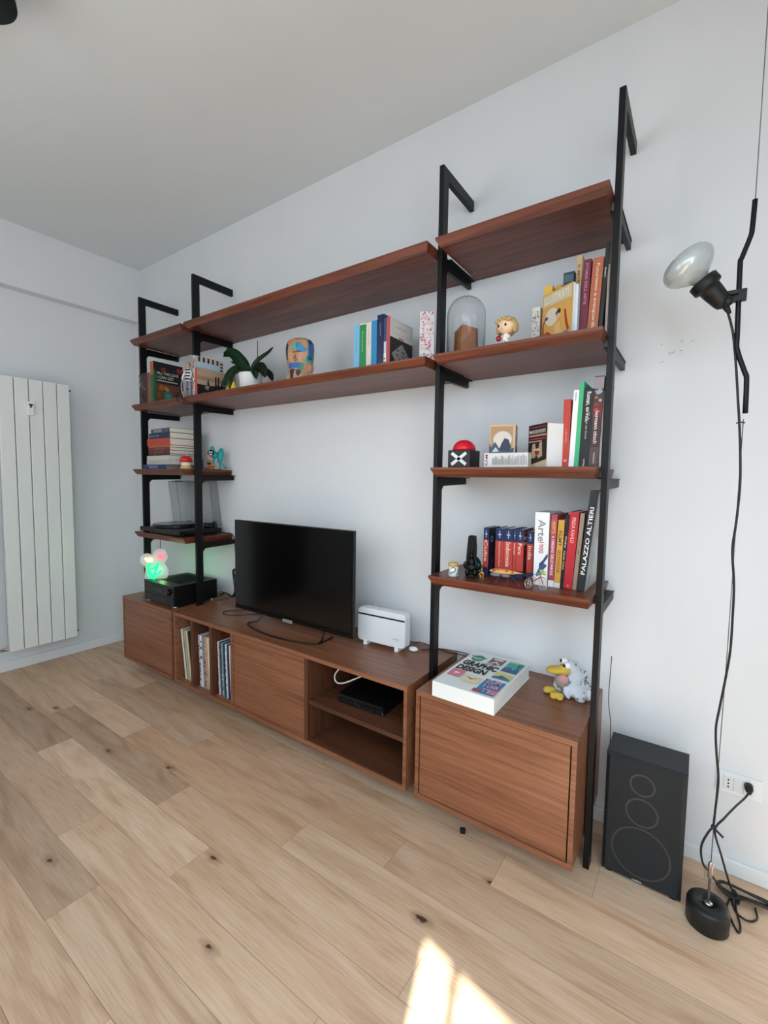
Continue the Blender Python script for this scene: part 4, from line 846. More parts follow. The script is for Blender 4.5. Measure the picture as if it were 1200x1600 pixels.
# --- amplifier
e = empty('amplifier', (.729, -.382, CT), 'black hi-fi amplifier on the far left cabinet', 'amplifier')
ab = mat('08090a', .4, 0, .35)
box('case', ab, 0, .310, .006, .275, .012, .125, e, .002)
box('front_panel', mat('0c0e10', .32, 0, .4), -.002, .312, 0, .006, .012, .125, e, .0015)
box('front_seam', mat('050506', .6), 0, .310, -.0012, 0, .052, .056, e)
bm = bmesh.new(); lathe(bm, [(.019, 0), (.018, .014), (.015, .016), (0, .016)], Matrix.Translation((.262, 0, .088)) @ Matrix.Rotation(R(90), 4, 'X'), 28); finish(bm, 'volume_knob', mat('1a1c20', .25, .3), e, True)
box('display', mat('07080a', .1), .09, .20, -.0014, 0, .078, .100, e)
bm = bmesh.new()
for q in range(5): bx(bm, .20+.018*q, .212+.018*q, -.003, 0, .032, .038, .0005)
finish(bm, 'buttons', mat('2a2d31', .3), e)
bm = bmesh.new()
for q in range(22): bx(bm, .05+.010*q, .055+.010*q, .06, .24, .1245, .1258)
finish(bm, 'vent_slots', mat('050505', .8), e)
for a, b_ in ((.02, .02), (.29, .02), (.02, .25), (.29, .25)):
    bm = bmesh.new(); lathe(bm, [(.014, 0), (.015, .003), (.015, .012)], Matrix.Translation((a, b_, 0)), 16); finish(bm, 'foot', mat('b8babc', .25, .9), e, True)
# --- flower neon lamp standing on the amplifier
Mg = Matrix.Translation((.775, -.335, CT+.1262)) @ Matrix.Rotation(R(52), 4, 'Z')
e = empty('flower_lamp', None, 'small glowing lamp of a yellow and a pink flower with green leaves', 'lamp', None, mtx=Mg)
am = bpy.data.materials.new('frosted_acrylic'); am.use_nodes = True; b_ = am.node_tree.nodes['Principled BSDF']
b_.inputs['Base Color'].default_value = lin('e8ecea'); b_.inputs['Alpha'].default_value = .42; b_.inputs['Roughness'].default_value = .15
def disc(c, r_, y0, y1, m, nm_, k=1.):
    bm = bmesh.new(); lathe(bm, [(r_, y0), (r_+.0004, (y0+y1)/2), (r_, y1)], Matrix.Translation((c[0], 0, c[1])) @ Matrix.Rotation(R(-90), 4, 'X'), 36, sy=k); return finish(bm, nm_, m, e, False)
bm = bmesh.new()
outl = [(-.055, .0), (.045, .0), (.062, .02), (.066, .05), (.050, .082), (.046, .098), (.060, .118), (.062, .145), (.048, .170), (.026, .182), (.002, .176), (-.014, .160), (-.020, .140), (-.030, .150), (-.052, .156), (-.076, .146), (-.088, .122), (-.084, .098), (-.066, .082), (-.058, .06), (-.064, .03)]
def sm2(o_):
    n = len(o_); out = []
    for i in range(n):
        a, b2, c2, d2 = [Vector(o_[(i+k-1) % n]) for k in range(4)]
        for q in range(4):
            t = q/4; out.append(.5*((2*b2)+(c2-a)*t+(2*a-5*b2+4*c2-d2)*t*t+(3*b2-a-3*c2+d2)*t**3))
    return out
oo = sm2(outl); F0 = [bm.verts.new((p.x, .004, max(p.y, 0))) for p in oo]; F1 = [bm.verts.new((p.x, .008, max(p.y, 0))) for p in oo]
bm.faces.new(F0); bm.faces.new(F1)
for k in range(len(oo)): bm.faces.new((F0[k], F0[(k+1) % len(oo)], F1[(k+1) % len(oo)], F1[k]))
finish(bm, 'backing_plate', am, e)
def neon(nm_, h, paths, st_, r_=.0042):
    bm = bmesh.new()
    for p in paths: tube(bm, [(x, -.004, zz) for x, zz in p], r_, n=5)
    finish(bm, nm_, mat(h, .4, emit=st_), e, True)
neon('yellow_flower', 'ffd878', [[(-.058, .128), (-.046, .112), (-.030, .106), (-.022, .120)], [(-.050, .128), (-.038, .118), (-.026, .128)]], 5)
neon('pink_flower', 'ff4a58', [[(.012, .150), (.014, .130), (.026, .122), (.038, .132), (.040, .148)], [(.026, .124), (.026, .148)]], 3.5)
neon('green_leaves', '0cd070', [[(-.028, .104), (-.044, .078), (-.042, .05), (-.020, .022), (-.008, .002)], [(.010, .10), (.004, .07), (-.008, .04), (-.008, .012)], [(-.03, .06), (-.004, .074), (.012, .10)], [(-.02, .02), (.010, .034), (.030, .05)], [(-.045, .03), (-.03, .012), (-.012, .004)]], 3.0, .0055)
for nm_, pos, c_, en in (('green_glow', (.02, .035, .05), (.05, 1, .35), .55), ('pink_glow', (.03, .02, .03), (1, .12, .10), .10)):
    ld = bpy.data.lights.new(nm_, 'POINT'); ld.energy = en; ld.color = c_; ld.shadow_soft_size = .02
    lo_ = bpy.data.objects.new(nm_, ld); COL.objects.link(lo_); lo_.parent = e; lo_.location = pos
tube_o('power_cord', BLK, [(.020, .010, .17), (.022, .016, .20), (.02, .02, .25)], .0016, e)

# --- cables behind amplifier
bm = bmesh.new()
for k in range(3):
    dx = .012*k
    tube(bm, [(1.045, -.09, .505+.012*k), (1.07+dx, -.07, .520), (1.10+dx, -.05, .50), (1.13+dx*.5, -.05, .54), (1.115+dx, -.045, .60), (1.10+dx*.6, -.04, .655), (1.125+dx, -.04, .668), (1.14+dx*.6, -.045, .62), (1.135+dx, -.05, .55), (1.16+dx, -.06, .50), (1.20+dx, -.07, .490)], .0032, n=5)
o = finish(bm, 'cable_bundle', BLK, smooth=True); tag(o, 'tangle of black cables behind the amplifier next to the television', 'cables')
# --- television
e = empty('television', (1.40, -.25, CT), 'flat television with a black switched off screen', 'television')
box('panel', mat('08080a', .3), 0, .803, .004, .022, .045, .515, e, .002)
scr = mat('040405', .13, name='dark_screen')
box('screen', scr, .006, .797, .0015, .0045, .060, .509, e)
box('back_housing', BLK, .12, .68, .022, .06, .07, .33, e, .008)
tb = [(.20, .03, .052), (.19, .0, .012), (.165, -.04, .0045), (.20, -.066, .0045), (.30, -.092, .0045), (.42, -.100, .0045), (.54, -.088, .0045), (.63, -.058, .0045), (.648, -.03, .0045), (.640, .06, .0045)]
tube_o('stand', mat('0c0c0e', .3), tb, .0042, e, n=6); tube_o('stand_leg', mat('0c0c0e', .3), [(.62, .03, .052), (.635, -.005, .012), (.645, -.035, .0045)], .0042, e)
bg = box('brand_badge', mat('c8c8ca', .3, .5), .368, .432, .0, .004, .040, .054, e, .001)
text(bg, 'SANG', (.372, -.0004, .0435), (1, 0, 0), (0, 0, 1), .056, .007, mat('55565a', .4), 'badge_lettering')
tube_o('power_cable', BLK, [(1.38, -.14, CT+.0025), (1.32, -.19, CT+.0025), (1.30, -.25, CT+.0025), (1.36, -.27, CT+.0025), (1.43, -.22, CT+.0025), (1.5, -.12, CT+.0025)], .0018, None)
tag(bpy.data.objects['power_cable'], 'thin dark cable curling on the cabinet left of the television', 'cable')
# --- router
e = empty('router', (2.165, -.165, CT), 'white upright box router with a black stripe and small feet', 'router', rz=R(3))
bm = bmesh.new(); A = []
W_, H_ = .245, .150; rr = .018
ol = []
for cx_, cz_, a0 in ((W_-rr, rr, -90), (W_-rr, H_-rr, 0), (rr, H_-rr, 90), (rr, rr, 180)):
    for q in range(6): ol.append((cx_+rr*math.cos(R(a0+18*q)), .016+cz_+rr*math.sin(R(a0+18*q))))
yy = [0, .003, .045, .05]; ins = [.003, 0, 0, .004]; rings = []
for y_, i_ in zip(yy, ins):
    rings.append([bm.verts.new((W_/2+(x-W_/2)*(1-i_/(W_/2)), y_, .016+H_/2+(zz-.016-H_/2)*(1-i_/(H_/2)))) for x, zz in ol])
bm.faces.new(rings[0]); bm.faces.new(rings[-1])
for A, B in zip(rings, rings[1:]):
    for k in range(len(ol)): bm.faces.new((A[k], A[(k+1) % len(ol)], B[(k+1) % len(ol)], B[k]))
finish(bm, 'housing', mat('dfe4e8', .3), e)
box('black_stripe', mat('14161c', .3), .002, .243, -.0008, .003, .134, .141, e)
for a in (.035, .195):
    bm = bmesh.new(); bx(bm, a, a+.018, -.004, .052, 0, .02, .003); finish(bm, 'foot', WHITE, e)
text(e, '( )', (.205, -.0006, .045), (1, 0, 0), (0, 0, 1), .010, .016, mat('6a7078', .4), 'logo'); text(e, 'home', (.185, -.0006, .050), (1, 0, 0), (0, 0, 1), .016, .005, mat('8a9098', .4), 'logo')
bm = bmesh.new(); tube(bm, [(2.422, -.092, CT+.035), (2.43, -.06, CT+.028), (2.47, -.03, CT+.012), (2.55, -.03, CT+.003), (2.60, -.03, CT+.006), (2.66, -.03, CT+.004)], .0022); tube(bm, [(2.452, -.085, CT+.006), (2.47, -.05, CT+.003), (2.52, -.012, CT+.003), (2.62, -.018, CT+.012), (2.67, -.02, CT+.004)], .002)
o = finish(bm, 'router_cable', mat('2a1c1a', .5), smooth=True); tag(o, 'thin dark cables running from the router along the wall', 'cable')
RI = (Matrix.Translation((2.165, -.165, CT)) @ Matrix.Rotation(R(3), 4, 'Z')).inverted()
bm = bmesh.new(); ell(bm, (2.425, -.105, CT+.010), (.022, .016, .010)); bmesh.ops.transform(bm, matrix=RI, verts=bm.verts); finish(bm, 'power_puck', WHITE, e, True)
for lp_ in ([(2.175, -.12, CT+.07), (2.15, -.09, CT+.075), (2.14, -.05, CT+.07)], [(2.175, -.12, CT+.05), (2.15, -.10, CT+.045), (2.14, -.04, CT+.05)]):
    bm = bmesh.new(); tube(bm, lp_, .003); bmesh.ops.transform(bm, matrix=RI, verts=bm.verts); finish(bm, 'lead', WHITE, e, True)
bm = bmesh.new()
tube(bm, [(2.18, -.11, CT+.03), (2.2, -.04, CT+.10), (2.16, -.03, CT+.15)], .002)
bmesh.ops.transform(bm, matrix=RI, verts=bm.verts); finish(bm, 'lead', WHITE, e, True)
# --- niche: console and cable
e = empty('game_console', (2.205, -.345, .289), 'flat black game console in the open cabinet niche', 'console', rz=R(3))
cb_ = mat('0e1013', .3)
box('lower_body', cb_, 0, .222, .004, .25, .002, .019, e, .0015); box('upper_body', mat('0b0c0f', .22), .0, .224, 0, .25, .023, .041, e, .0015); box('groove', mat('020202', .8), .004, .218, .008, .245, .019, .023, e)
box('end_trim', mat('4a5058', .3, .5), .218, .2235, .002, .004, .002, .019, e)
bm = bmesh.new(); tube(bm, [(2.206, -.29, .462), (2.193, -.30, .43), (2.163, -.31, .39), (2.160, -.31, .362), (2.178, -.31, .352), (2.22, -.31, .366), (2.29, -.29, .405), (2.36, -.27, .44), (2.40, -.25, .462)], .0032, n=7)
o = finish(bm, 'white_cable', mat('d8d8d4', .5), smooth=True); tag(o, 'white cable loop hanging in the open cabinet niche', 'cable')
bm = bmesh.new(); tube(bm, [(2.10, -.34, .462), (2.125, -.30, .425), (2.2, -.22, .40), (2.3, -.12, .40)], .003); tube(bm, [(2.30, -.36, .3345), (2.33, -.356, .31), (2.37, -.352, .305), (2.40, -.352, .322)], .0015); tube(bm, [(2.40, -.12, .462), (2.36, -.16, .41), (2.3, -.10, .37)], .003)
o = finish(bm, 'dark_cable', mat('16140f', .5), smooth=True); tag(o, 'dark cables in the shadow of the open cabinet niche', 'cable')
# --- records in slots
def sleeve(label, grp, x, th, lean, col, h=.276, y=-.378, spots=None, mm=None):
    M_ = Matrix.Translation((x, y, CB+T)) @ Matrix.Rotation(R(-lean), 4, 'Y')
    bm = bmesh.new(); bx(bm, 0, th, 0, .276, 0, h, .0006); o = finish(bm, 'record_sleeve', mm or mat(col, .55)); o.matrix_world = M_
    if spots:
        rn_ = random.Random(int(x*1000)); art(o, (0, 0, 0), (1, 0, 0), (0, 0, 1), [(rc(0, q, th, q+rn_.uniform(.004, .014)), rn_.choice(spots)) for q in [rn_.uniform(0, h-.016) for _ in range(13)]], 'spine_print')
    tag(o, label, 'record', grp); return o
G1, G2, G3 = 'records in the left slot', 'records in the middle slot', 'records in the right slot'
sleeve('thick white record sleeve leaning leftmost in the left slot', G1, 1.137, .014, 8.4, 'd3d6cf')
sleeve('dark green edged record sleeve second in the left slot', G1, 1.1535, .005, 8.4, '5f746a')
sleeve('beige record sleeve in the middle of the left slot', G1, 1.162, .010, 8.4, 'b7a890')
sleeve('tan record sleeve right of the beige one, left slot', G1, 1.174, .009, 8.4, 'a89076')
sleeve('cream record sleeve fourth of the left slot with yellowed edge', G1, 1.185, .009, 8.4, 'd8d0b4')
b = sleeve('dark record sleeve with olive and yellow cover, last in the left slot', G1, 1.2005, .010, 8.4, '2c2e22')
art(b, (.010, 0, 0), (0, 1, 0), (0, 0, 1), [(rc(.0, .0, .27, .27), '38391f'), (blot(.06, .20, .03), 'b0a83c'), (blot(.10, .17, .03), '7a7c3a')])
for k, (th, cl, sp, nm_) in enumerate(((.013, 'b8b0b4', ['2a2c4a', 'd8d4d4', '6a5a64', '8a3a44'], 'patchy purple and white'), (.014, 'd8dadc', ['e6e6e6', '35406a'], 'white'), (.009, '8a8a94', ['5a5c6a', 'a8a8ac'], 'grey'), (.012, 'a89484', ['8a6a54', 'c4b8a8', '6a5050'], 'brownish'), (.010, 'cf9c84', ['d8b09c', 'b07860'], 'salmon'), (.013, 'd6cfb8', None, 'cream'), (.012, '9a8468', ['7a6848', 'b8a888', '5a4a3a'], 'mottled tan'))):
    sleeve('%s record sleeve, number %s from the left in the middle slot' % (nm_, ['one', 'two', 'three', 'four', 'five', 'six', 'seven'][k]), G2, 1.276+.0158*k, th, 3.4, cl, spots=sp, h=.276-.004*(k == 6))
for k, (th, cl, sp, nm_) in enumerate(((.006, 'dccfc4', ['c49a88', 'e6e0dc'], 'white and salmon'), (.017, '3c4a52', ['24303a', '4a5a6a'], 'dark slate'), (.010, '7f96a4', ['5a7284', 'a8bcc8'], 'steel blue'), (.010, '26323c', None, 'near black'), (.010, 'c4d0d4', ['d8dcdc', '9aa8b0'], 'pale blue'), (.008, '202c58', None, 'navy blue'), (.018, 'cfd0c4', None, 'thick ivory'), (.016, 'd6dad2', None, 'off white'))):
    sleeve('%s record sleeve, number %s from the left in the right slot' % (nm_, ['one', 'two', 'three', 'four', 'five', 'six', 'seven', 'eight'][k]), G3, 1.4405+.0155*k, min(th, .0148), 2.6, cl, spots=sp)
# --- big white book
e = empty('graphic_design_book', (2.684, -.409, CT), 'huge white book lying flat with cover title GRAPHIC DESIGN', 'book', rz=R(-1))
BW, BL, BH = .222, .345, .053
bm = bmesh.new(); bx(bm, 0, BW, 0, BL, BH-.003, BH, .001); bx(bm, 0, BW, 0, BL, 0, .003, .001); bx(bm, 0, BW, 0, .004, .003, BH-.003); finish(bm, 'cover', mat('dfe6e6', .35), e)
box('pages', mat('e6e8e2', .8), .004, BW-.003, .004, BL-.004, .003, BH-.003, e)
U = lambda u: u*BW
V = lambda v: v*BL
def q4(a, b_, c_, d): return rc(U(a), V(b_), U(c_), V(d))
its = [(cir(U(.20), V(.80), .024, 20, 1.35), '3c8c86'), (cir(U(.20), V(.80), .017, 20, 1.2), '6fa88a'), (q4(.08, .79, .32, .81), 'c4c86a'), (q4(.06, .83, .34, .85), '2c5a78'),
       (q4(.40, .73, .64, .92), '7c5a50'), ([(U(.40), V(.73)), (U(.52), V(.84)), (U(.64), V(.73)), (U(.60), V(.73)), (U(.52), V(.79)), (U(.45), V(.73))], 'c8ccd0'), (q4(.44, .865, .60, .905), 'e2dcd4'),
       (q4(.70, .63, .96, .93), '3fa49c'), ([(U(.70), V(.63)), (U(.96), V(.63)), (U(.96), V(.72)), (U(.90), V(.80)), (U(.86), V(.70)), (U(.80), V(.78)), (U(.74), V(.74)), (U(.70), V(.74))], '3e5a84'), (q4(.70, .89, .96, .92), '9cc86a'), ([(U(.86), V(.9)), (U(.9), V(.7)), (U(.95), V(.9))], '2a6a84'),
       (q4(.68, .42, .96, .58), 'd2cc7c'), (q4(.68, .42, .96, .47), '3a7ca0'), ([(U(.70), V(.46)), (U(.80), V(.52)), (U(.93), V(.47))], '2f5a78'),
       (q4(.06, .22, .28, .40), 'd07c88'), (blot(U(.17), V(.31), .012, 9), 'f0d4d4'), (q4(.32, .17, .60, .34), 'ddd5b4'), ([(U(.34), V(.30)), (U(.46), V(.24)), (U(.58), V(.31)), (U(.46), V(.27))], 'b04848'),
       (q4(.65, .03, .96, .36), '2f7cb0'), (q4(.62, .03, .72, .10), 'a84858'), (q4(.90, .03, .96, .20), '8c5a70'), (q4(.38, .69, .47, .705), '8a8f94'), (q4(.50, .69, .59, .705), '8a8f94')]
art(e, (0, 0, BH), (1, 0, 0), (0, 1, 0), its)
tk_ = mat('121314', .5)
text(e, 'GRAPHIC', (U(.06), V(.555), BH+.001), (1, 0, 0), (0, 1, 0), U(.60), V(.135), tk_, 'cover_title', .05)
text(e, 'DESIGN', (U(.06), V(.41), BH+.001), (1, 0, 0), (0, 1, 0), U(.50), V(.13), tk_, 'cover_title', .05)
pk = mat('e4a0ae', .5)
for s, v0, a in (('ZUM', .265, .68), ('3 UHR', .16, .70), ('TEE', .05, .74)): text(e, s, (U(a), V(v0), BH+.0035), (1, 0, 0), (0, 1, 0), U(.24), V(.08), pk, 'cover_lettering', .03)
# --- plush bird puppet
e = empty('bird_puppet', (3.050, -.125, CT), 'plush bird hand puppet with yellow beak and feet and spotted white cloth', 'soft toy')
yl = mat('cdae48', .85); cl_ = mat('ccd4de', .9); rn = random.Random(4)
EL = [((.016, .004, .098), (.027, .024, .026), 0), ((.030, .004, .062), (.032, .028, .040), 12), ((.036, -.004, .028), (.045, .036, .028), 0), ((.073, .004, .022), (.024, .026, .022), 20),
      ((.058, -.004, .050), (.018, .022, .026), 35), ((.052, .014, .078), (.014, .018, .024), -15), ((-.020, .002, .032), (.018, .016, .032), 10), ((.014, -.026, .028), (.016, .016, .028), -8), ((.054, -.030, .018), (.022, .014, .018), 15)]
bm = bmesh.new(); inv = []
for c_, r_, t_ in EL:
    rt = Matrix.Rotation(R(t_), 4, 'Y'); ell(bm, c_, r_, u=26, v=16, rot=rt); inv.append((Matrix.Translation(c_) @ rt @ Matrix.Diagonal((*r_, 1))))
for v in bm.verts:
    p = v.co
    if p.z > .004: v.co = p + Vector((math.sin(p.z*210+p.y*150), math.sin(p.x*190+p.z*120), math.sin(p.x*170+p.y*140)))*.0021
    elif p.z < 0: p.z = 0
finish(bm, 'cloth_body', cl_, e, True)
bm = bmesh.new(); k_ = 0
while k_ < 44:
    i = rn.randrange(len(EL)); th = rn.uniform(-2.9, -.2); ph = rn.uniform(-.5, 1.3)
    p = inv[i] @ Vector((math.cos(th)*math.cos(ph), math.sin(th)*math.cos(ph), math.sin(ph)))
    if p.z < .006 or any((m_.inverted() @ p).length < 1.02 for j, m_ in enumerate(inv) if j != i): continue
    ell(bm, p, (.0030, .0030, .0034), u=8, v=6); k_ += 1
finish(bm, 'dark_spots', mat('787e8a', .9), e, True)
bm = bmesh.new(); ell(bm, (-.024, -.026, .090), (.036, .024, .0135), rot=Matrix.Rotation(R(-10), 4, 'Y')); ell(bm, (-.002, -.020, .094), (.022, .022, .018)); finish(bm, 'upper_beak', yl, e, True)
bm = bmesh.new(); ell(bm, (.000, -.034, .064), (.019, .012, .017), rot=Matrix.Rotation(R(-30), 4, 'Y')); finish(bm, 'tongue', mat('c2908e', .85), e, True)
bm = bmesh.new(); ell(bm, (-.004, -.028, .056), (.024, .016, .026), rot=Matrix.Rotation(R(-25), 4, 'Y')); finish(bm, 'lower_beak', mat('8f8d88', .85), e, True)
for sx_, sy_ in ((-.044, -.020), (-.014, -.050)):
    bm = bmesh.new(); ell(bm, (sx_, sy_, .011), (.023, .016, .011), rot=Matrix.Rotation(R(15), 4, 'Z')); ell(bm, (sx_-.008, sy_-.008, .008), (.013, .009, .008)); ell(bm, (sx_+.011, sy_-.009, .009), (.012, .010, .008)); finish(bm, 'foot', yl, e, True)
bm = bmesh.new(); ell(bm, (.010, -.022, .112), (.012, .011, .012)); ell(bm, (-.004, -.006, .119), (.012, .011, .011)); finish(bm, 'eyeballs', mat('e8ecf2', .4), e, True)
bm = bmesh.new(); ell(bm, (.002, -.029, .111), (.0058, .005, .006)); ell(bm, (-.013, -.011, .120), (.005, .005, .006)); finish(bm, 'pupils', mat('101014', .3), e, True)

# ------------------------------------------------------------------ loudspeaker
e = empty('loudspeaker', (3.203, -.232, 0), 'black floor loudspeaker with three ring outlines on its grille', 'loudspeaker')
spk = mat('171d20', .5, name='black_ash_veneer')
SW, SH, SD = .211, .388, .138
box('cabinet', spk, 0, SW, .014, SD, .004, SH, e, .0015)
bm = bmesh.new()
def fr_(a, y_): return [bm.verts.new(p) for p in ((a, y_, .004+a), (SW-a, y_, .004+a), (SW-a, y_, SH-a), (a, y_, SH-a))]
r0 = fr_(0, .014); r1 = fr_(.001, .011); r2 = fr_(.011, 0)
for A, B in ((r0, r1), (r1, r2)):
    for k in range(4): bm.faces.new((A[k], A[(k+1) % 4], B[(k+1) % 4], B[k]))
bm.faces.new(r2); bm.faces.new(r0)
gmat = bpy.data.materials.new('speaker_grille_cloth'); gmat.use_nodes = True; N, L = nodes_of(gmat); b_ = N['Principled BSDF']
tc = N.new('ShaderNodeTexCoord'); vo = N.new('ShaderNodeTexVoronoi'); vo.inputs['Scale'].default_value = 420; L.new(tc.outputs['Object'], vo.inputs['Vector'])
rp = ramp(N, [(.1, lin('0c1013')), (.6, lin('181e22'))]); L.new(vo.outputs['Distance'], rp.inputs[0]); L.new(rp.outputs[0], b_.inputs['Base Color']); b_.inputs['Roughness'].default_value = .75
finish(bm, 'grille', gmat, e)
for cx_, cz_, r_ in ((.1005, .318, .034), (.1025, .233, .044), (.1045, .106, .079)):
    bm = bmesh.new(); N_ = 48; A = [bm.verts.new((cx_+(r_-.0052)*math.cos(2*math.pi*k/N_), -.0006, cz_+(r_-.0052)*math.sin(2*math.pi*k/N_)*1.0)) for k in range(N_)]; B = [bm.verts.new((cx_+r_*math.cos(2*math.pi*k/N_), -.0006, cz_+r_*math.sin(2*math.pi*k/N_))) for k in range(N_)]
    for k in range(N_): bm.faces.new((A[k], A[(k+1) % N_], B[(k+1) % N_], B[k]))
    finish(bm, 'driver_ring', mat('3c3937', .5), e)
text(e, 'celta', (.086, -.0012, .0145), (1, 0, 0), (0, 0, 1), .026, .0065, mat('c4c8ca', .4), 'badge')
bm = bmesh.new()
for a, b2 in ((.02, .02), (SW-.02, .02), (.02, SD-.02), (SW-.02, SD-.02)): bx(bm, a-.008, a+.008, b2-.008, b2+.008, 0, .004)
finish(bm, 'feet', BLK, e)
tube_o('speaker_cable', mat('4a4440', .5), [(3.178, -.03, .62), (3.176, -.04, .50), (3.180, -.06, .46), (3.190, -.07, .40), (3.192, -.075, .32), (3.190, -.05, .25), (3.187, -.035, .10), (3.185, -.03, .003)], .0014)
tag(bpy.data.objects['speaker_cable'], 'thin speaker wire running down the wall behind the right steel upright', 'cable')

# ------------------------------------------------------------------ tension floor lamp
LX, LY = 3.476, -.25
e = empty('tension_lamp', (LX, LY, 0), 'cable tension floor lamp with a bare spotlight bulb and bent black tube', 'floor lamp')
rel = lambda pts: [(x-LX, y-LY, zz) for x, y, zz in pts]
bm = bmesh.new(); lathe(bm, [(.047, 0), (.0505, .004), (.0505, .055), (.047, .062), (.020, .064), (.018, .056), (0, .056)], seg=40, sx=1.0); finish(bm, 'rubber_weight', mat('15191a', .45), e, True)
bm = bmesh.new(); lathe(bm, [(.004, .05), (.0055, .054), (.0035, .075), (.0035, .130), (.006, .135), (.006, .175), (.003, .182), (0, .183)], seg=12); lathe(bm, [(.011, .0565), (.010, .064), (0, .066)], seg=12); finish(bm, 'turnbuckle', mat('b0aca8', .25, .9), e, True)
tube_o('steel_cable', mat('6f7674', .35, .8), [(0, 0, .18), (.004, 0, .8), (.004, 0, 1.385)], .0011, e, smooth=False)
tube_o('steel_cable', mat('6f7674', .35, .8), [(-.002, 0, 1.92), (-.003, 0, 2.698)], .0011, e, smooth=False)
tube_o('bent_tube', BLACK, rel([(3.4735, LY, 1.925), (3.472, LY, 1.86), (3.4695, LY, 1.838), (3.455, LY, 1.79), (3.4525, LY, 1.77), (3.456, LY, 1.60), (3.458, LY, 1.562), (3.476, LY, 1.505), (3.481, LY, 1.485), (3.483, LY, 1.40)]), .0058, e, n=3, seg=12)
box('clamp', BLK, 3.428-LX, 3.470-LX, -.008, .008, 1.683, 1.712, e, .002)
ax = Vector((-.60, -.16, .78)).normalized(); sp0 = Vector((3.422-LX, -.014, 1.682))
Ms = axis_m(sp0, ax) @ Matrix.Scale(1.13, 4)
bm = bmesh.new(); lathe(bm, [(.008, -.010), (.016, -.004), (.018, .004), (.021, .030), (.022, .045), (.028, .047), (.030, .050), (.030, .068), (.026, .070), (0, .070)], Ms, 28)
bm.verts.ensure_lookup_table(); finish(bm, 'lamp_socket', BLK, e, True)
bm = bmesh.new(); ell(bm, sp0+Vector((.010, -.012, -.002)), (.012, .012, .012)); bx(bm, .0-.012, .014, -.006, .006, -.004, .006, .001, mtx=Matrix.Translation(sp0+Vector((.016, 0, .02)))); lathe(bm, [(.008, 0), (.007, .012), (.004, .026), (0, .027)], axis_m(sp0+Vector((.004, 0, -.006)), (.5, .1, -1)), 14); finish(bm, 'swivel_joint', BLK, e, True)
bm = bmesh.new(); lathe(bm, [(p.x, p.y) for p in smooth_pts([(.013, .066, 0), (.018, .074, 0), (.030, .084, 0), (.043, .094, 0), (.052, .106, 0), (.0545, .117, 0), (.051, .129, 0), (.039, .141, 0), (.020, .148, 0)], 4)]+[(.008, .150), (0, .1505)], Ms, 56)
bmat = mat('bcc4c4', .22, .25, name='frosted_reflector_bulb'); finish(bm, 'spotlight_bulb', bmat, e, True)
tube_o('power_cord', mat('16181c', .45), rel([(3.428, LY-.013, 1.672), (3.434, LY-.010, 1.655), (3.441, LY-.002, 1.632), (3.448, LY, 1.60), (3.457, LY+.0, 1.53), (3.466, LY, 1.44), (3.472, LY, 1.38), (3.4785, LY, 1.30), (3.4825, LY, 1.214), (3.480, LY, 1.12), (3.476, LY, 1.048), (3.484, LY, .96), (3.486, LY, .88), (3.486, LY, .78), (3.480, LY, .70), (3.472, LY, .62), (3.467, LY, .56), (3.472, LY, .49), (3.480, LY, .42), (3.478, LY, .34), (3.476, LY, .285)]), .0028, e, n=5)
tube_o('power_cord', mat('16181c', .45), rel([(3.476, LY, .285), (3.462, LY-.01, .26), (3.452, LY-.01, .22), (3.458, LY, .17), (3.478, LY+.04, .12), (3.51, LY+.09, .05), (3.535, LY+.12, .012)]), .0028, e, n=5)
tube_o('power_cord', mat('16181c', .45), rel([(3.545, -.12, .012), (3.525, -.16, .08), (3.50, -.20, .18), (3.480, LY, .275), (3.50, -.22, .30), (3.53, -.14, .30), (3.553, -.07, .29), (3.566, -.045, .300)]), .0028, e, n=6)
bm = bmesh.new()
for k in range(5):
    o_ = .004*k; yv = -.085-.006*k
    tube(bm, rel([(3.500, yv, .010+o_*.8), (3.53, yv-.014-o_, .006+o_), (3.575, yv-.012, .008+o_*.9), (3.618, yv-.004, .006+o_*.6), (3.622, yv+.012, .008+o_*.5), (3.57, yv+.012, .010+o_*.9), (3.52, yv+.014, .012+o_*.8), (3.500, yv, .010+o_*.8)]), .0026, n=4)
tube(bm, rel([(3.54, -.11, .012), (3.525, -.15, .004), (3.53, -.19, .004), (3.545, -.235, .004), (3.552, -.21, .004), (3.545, -.15, .005), (3.548, -.11, .012)]), .0026, n=5)
tube(bm, rel([(3.535, -.12, .006), (3.545, -.165, .004), (3.57, -.178, .004), (3.592, -.155, .004), (3.59, -.12, .006)]), .0026, n=5)
tube(bm, rel([(3.54, -.10, .02), (3.552, -.115, .012), (3.55, -.13, .004)]), .004, n=4)
finish(bm, 'coiled_cord', mat('121417', .45), e, True)
bm = bmesh.new(); tube(bm, rel([(3.476, LY, .282), (3.488, LY-.004, .274), (3.498, LY-.004, .266)]), .003, n=3); ell(bm, (0, 0, .284), (.006, .006, .005)); finish(bm, 'cable_tie', mat('1c1c3a', .5), e, True)
bm = bmesh.new(); tube(bm, rel([(3.466, LY, 1.376), (3.475, LY, 1.378), (3.484, LY, 1.376)]), .0018, n=3); finish(bm, 'cable_clip', BLK, e, True)
bm = bmesh.new(); lathe(bm, [(.011, 0), (.011, .016), (.008, .024), (.004, .034), (0, .035)], axis_m((3.5665-LX, -.010-LY, .302), (0, -1, -.25)), 16); finish(bm, 'plug', BLK, e, True)

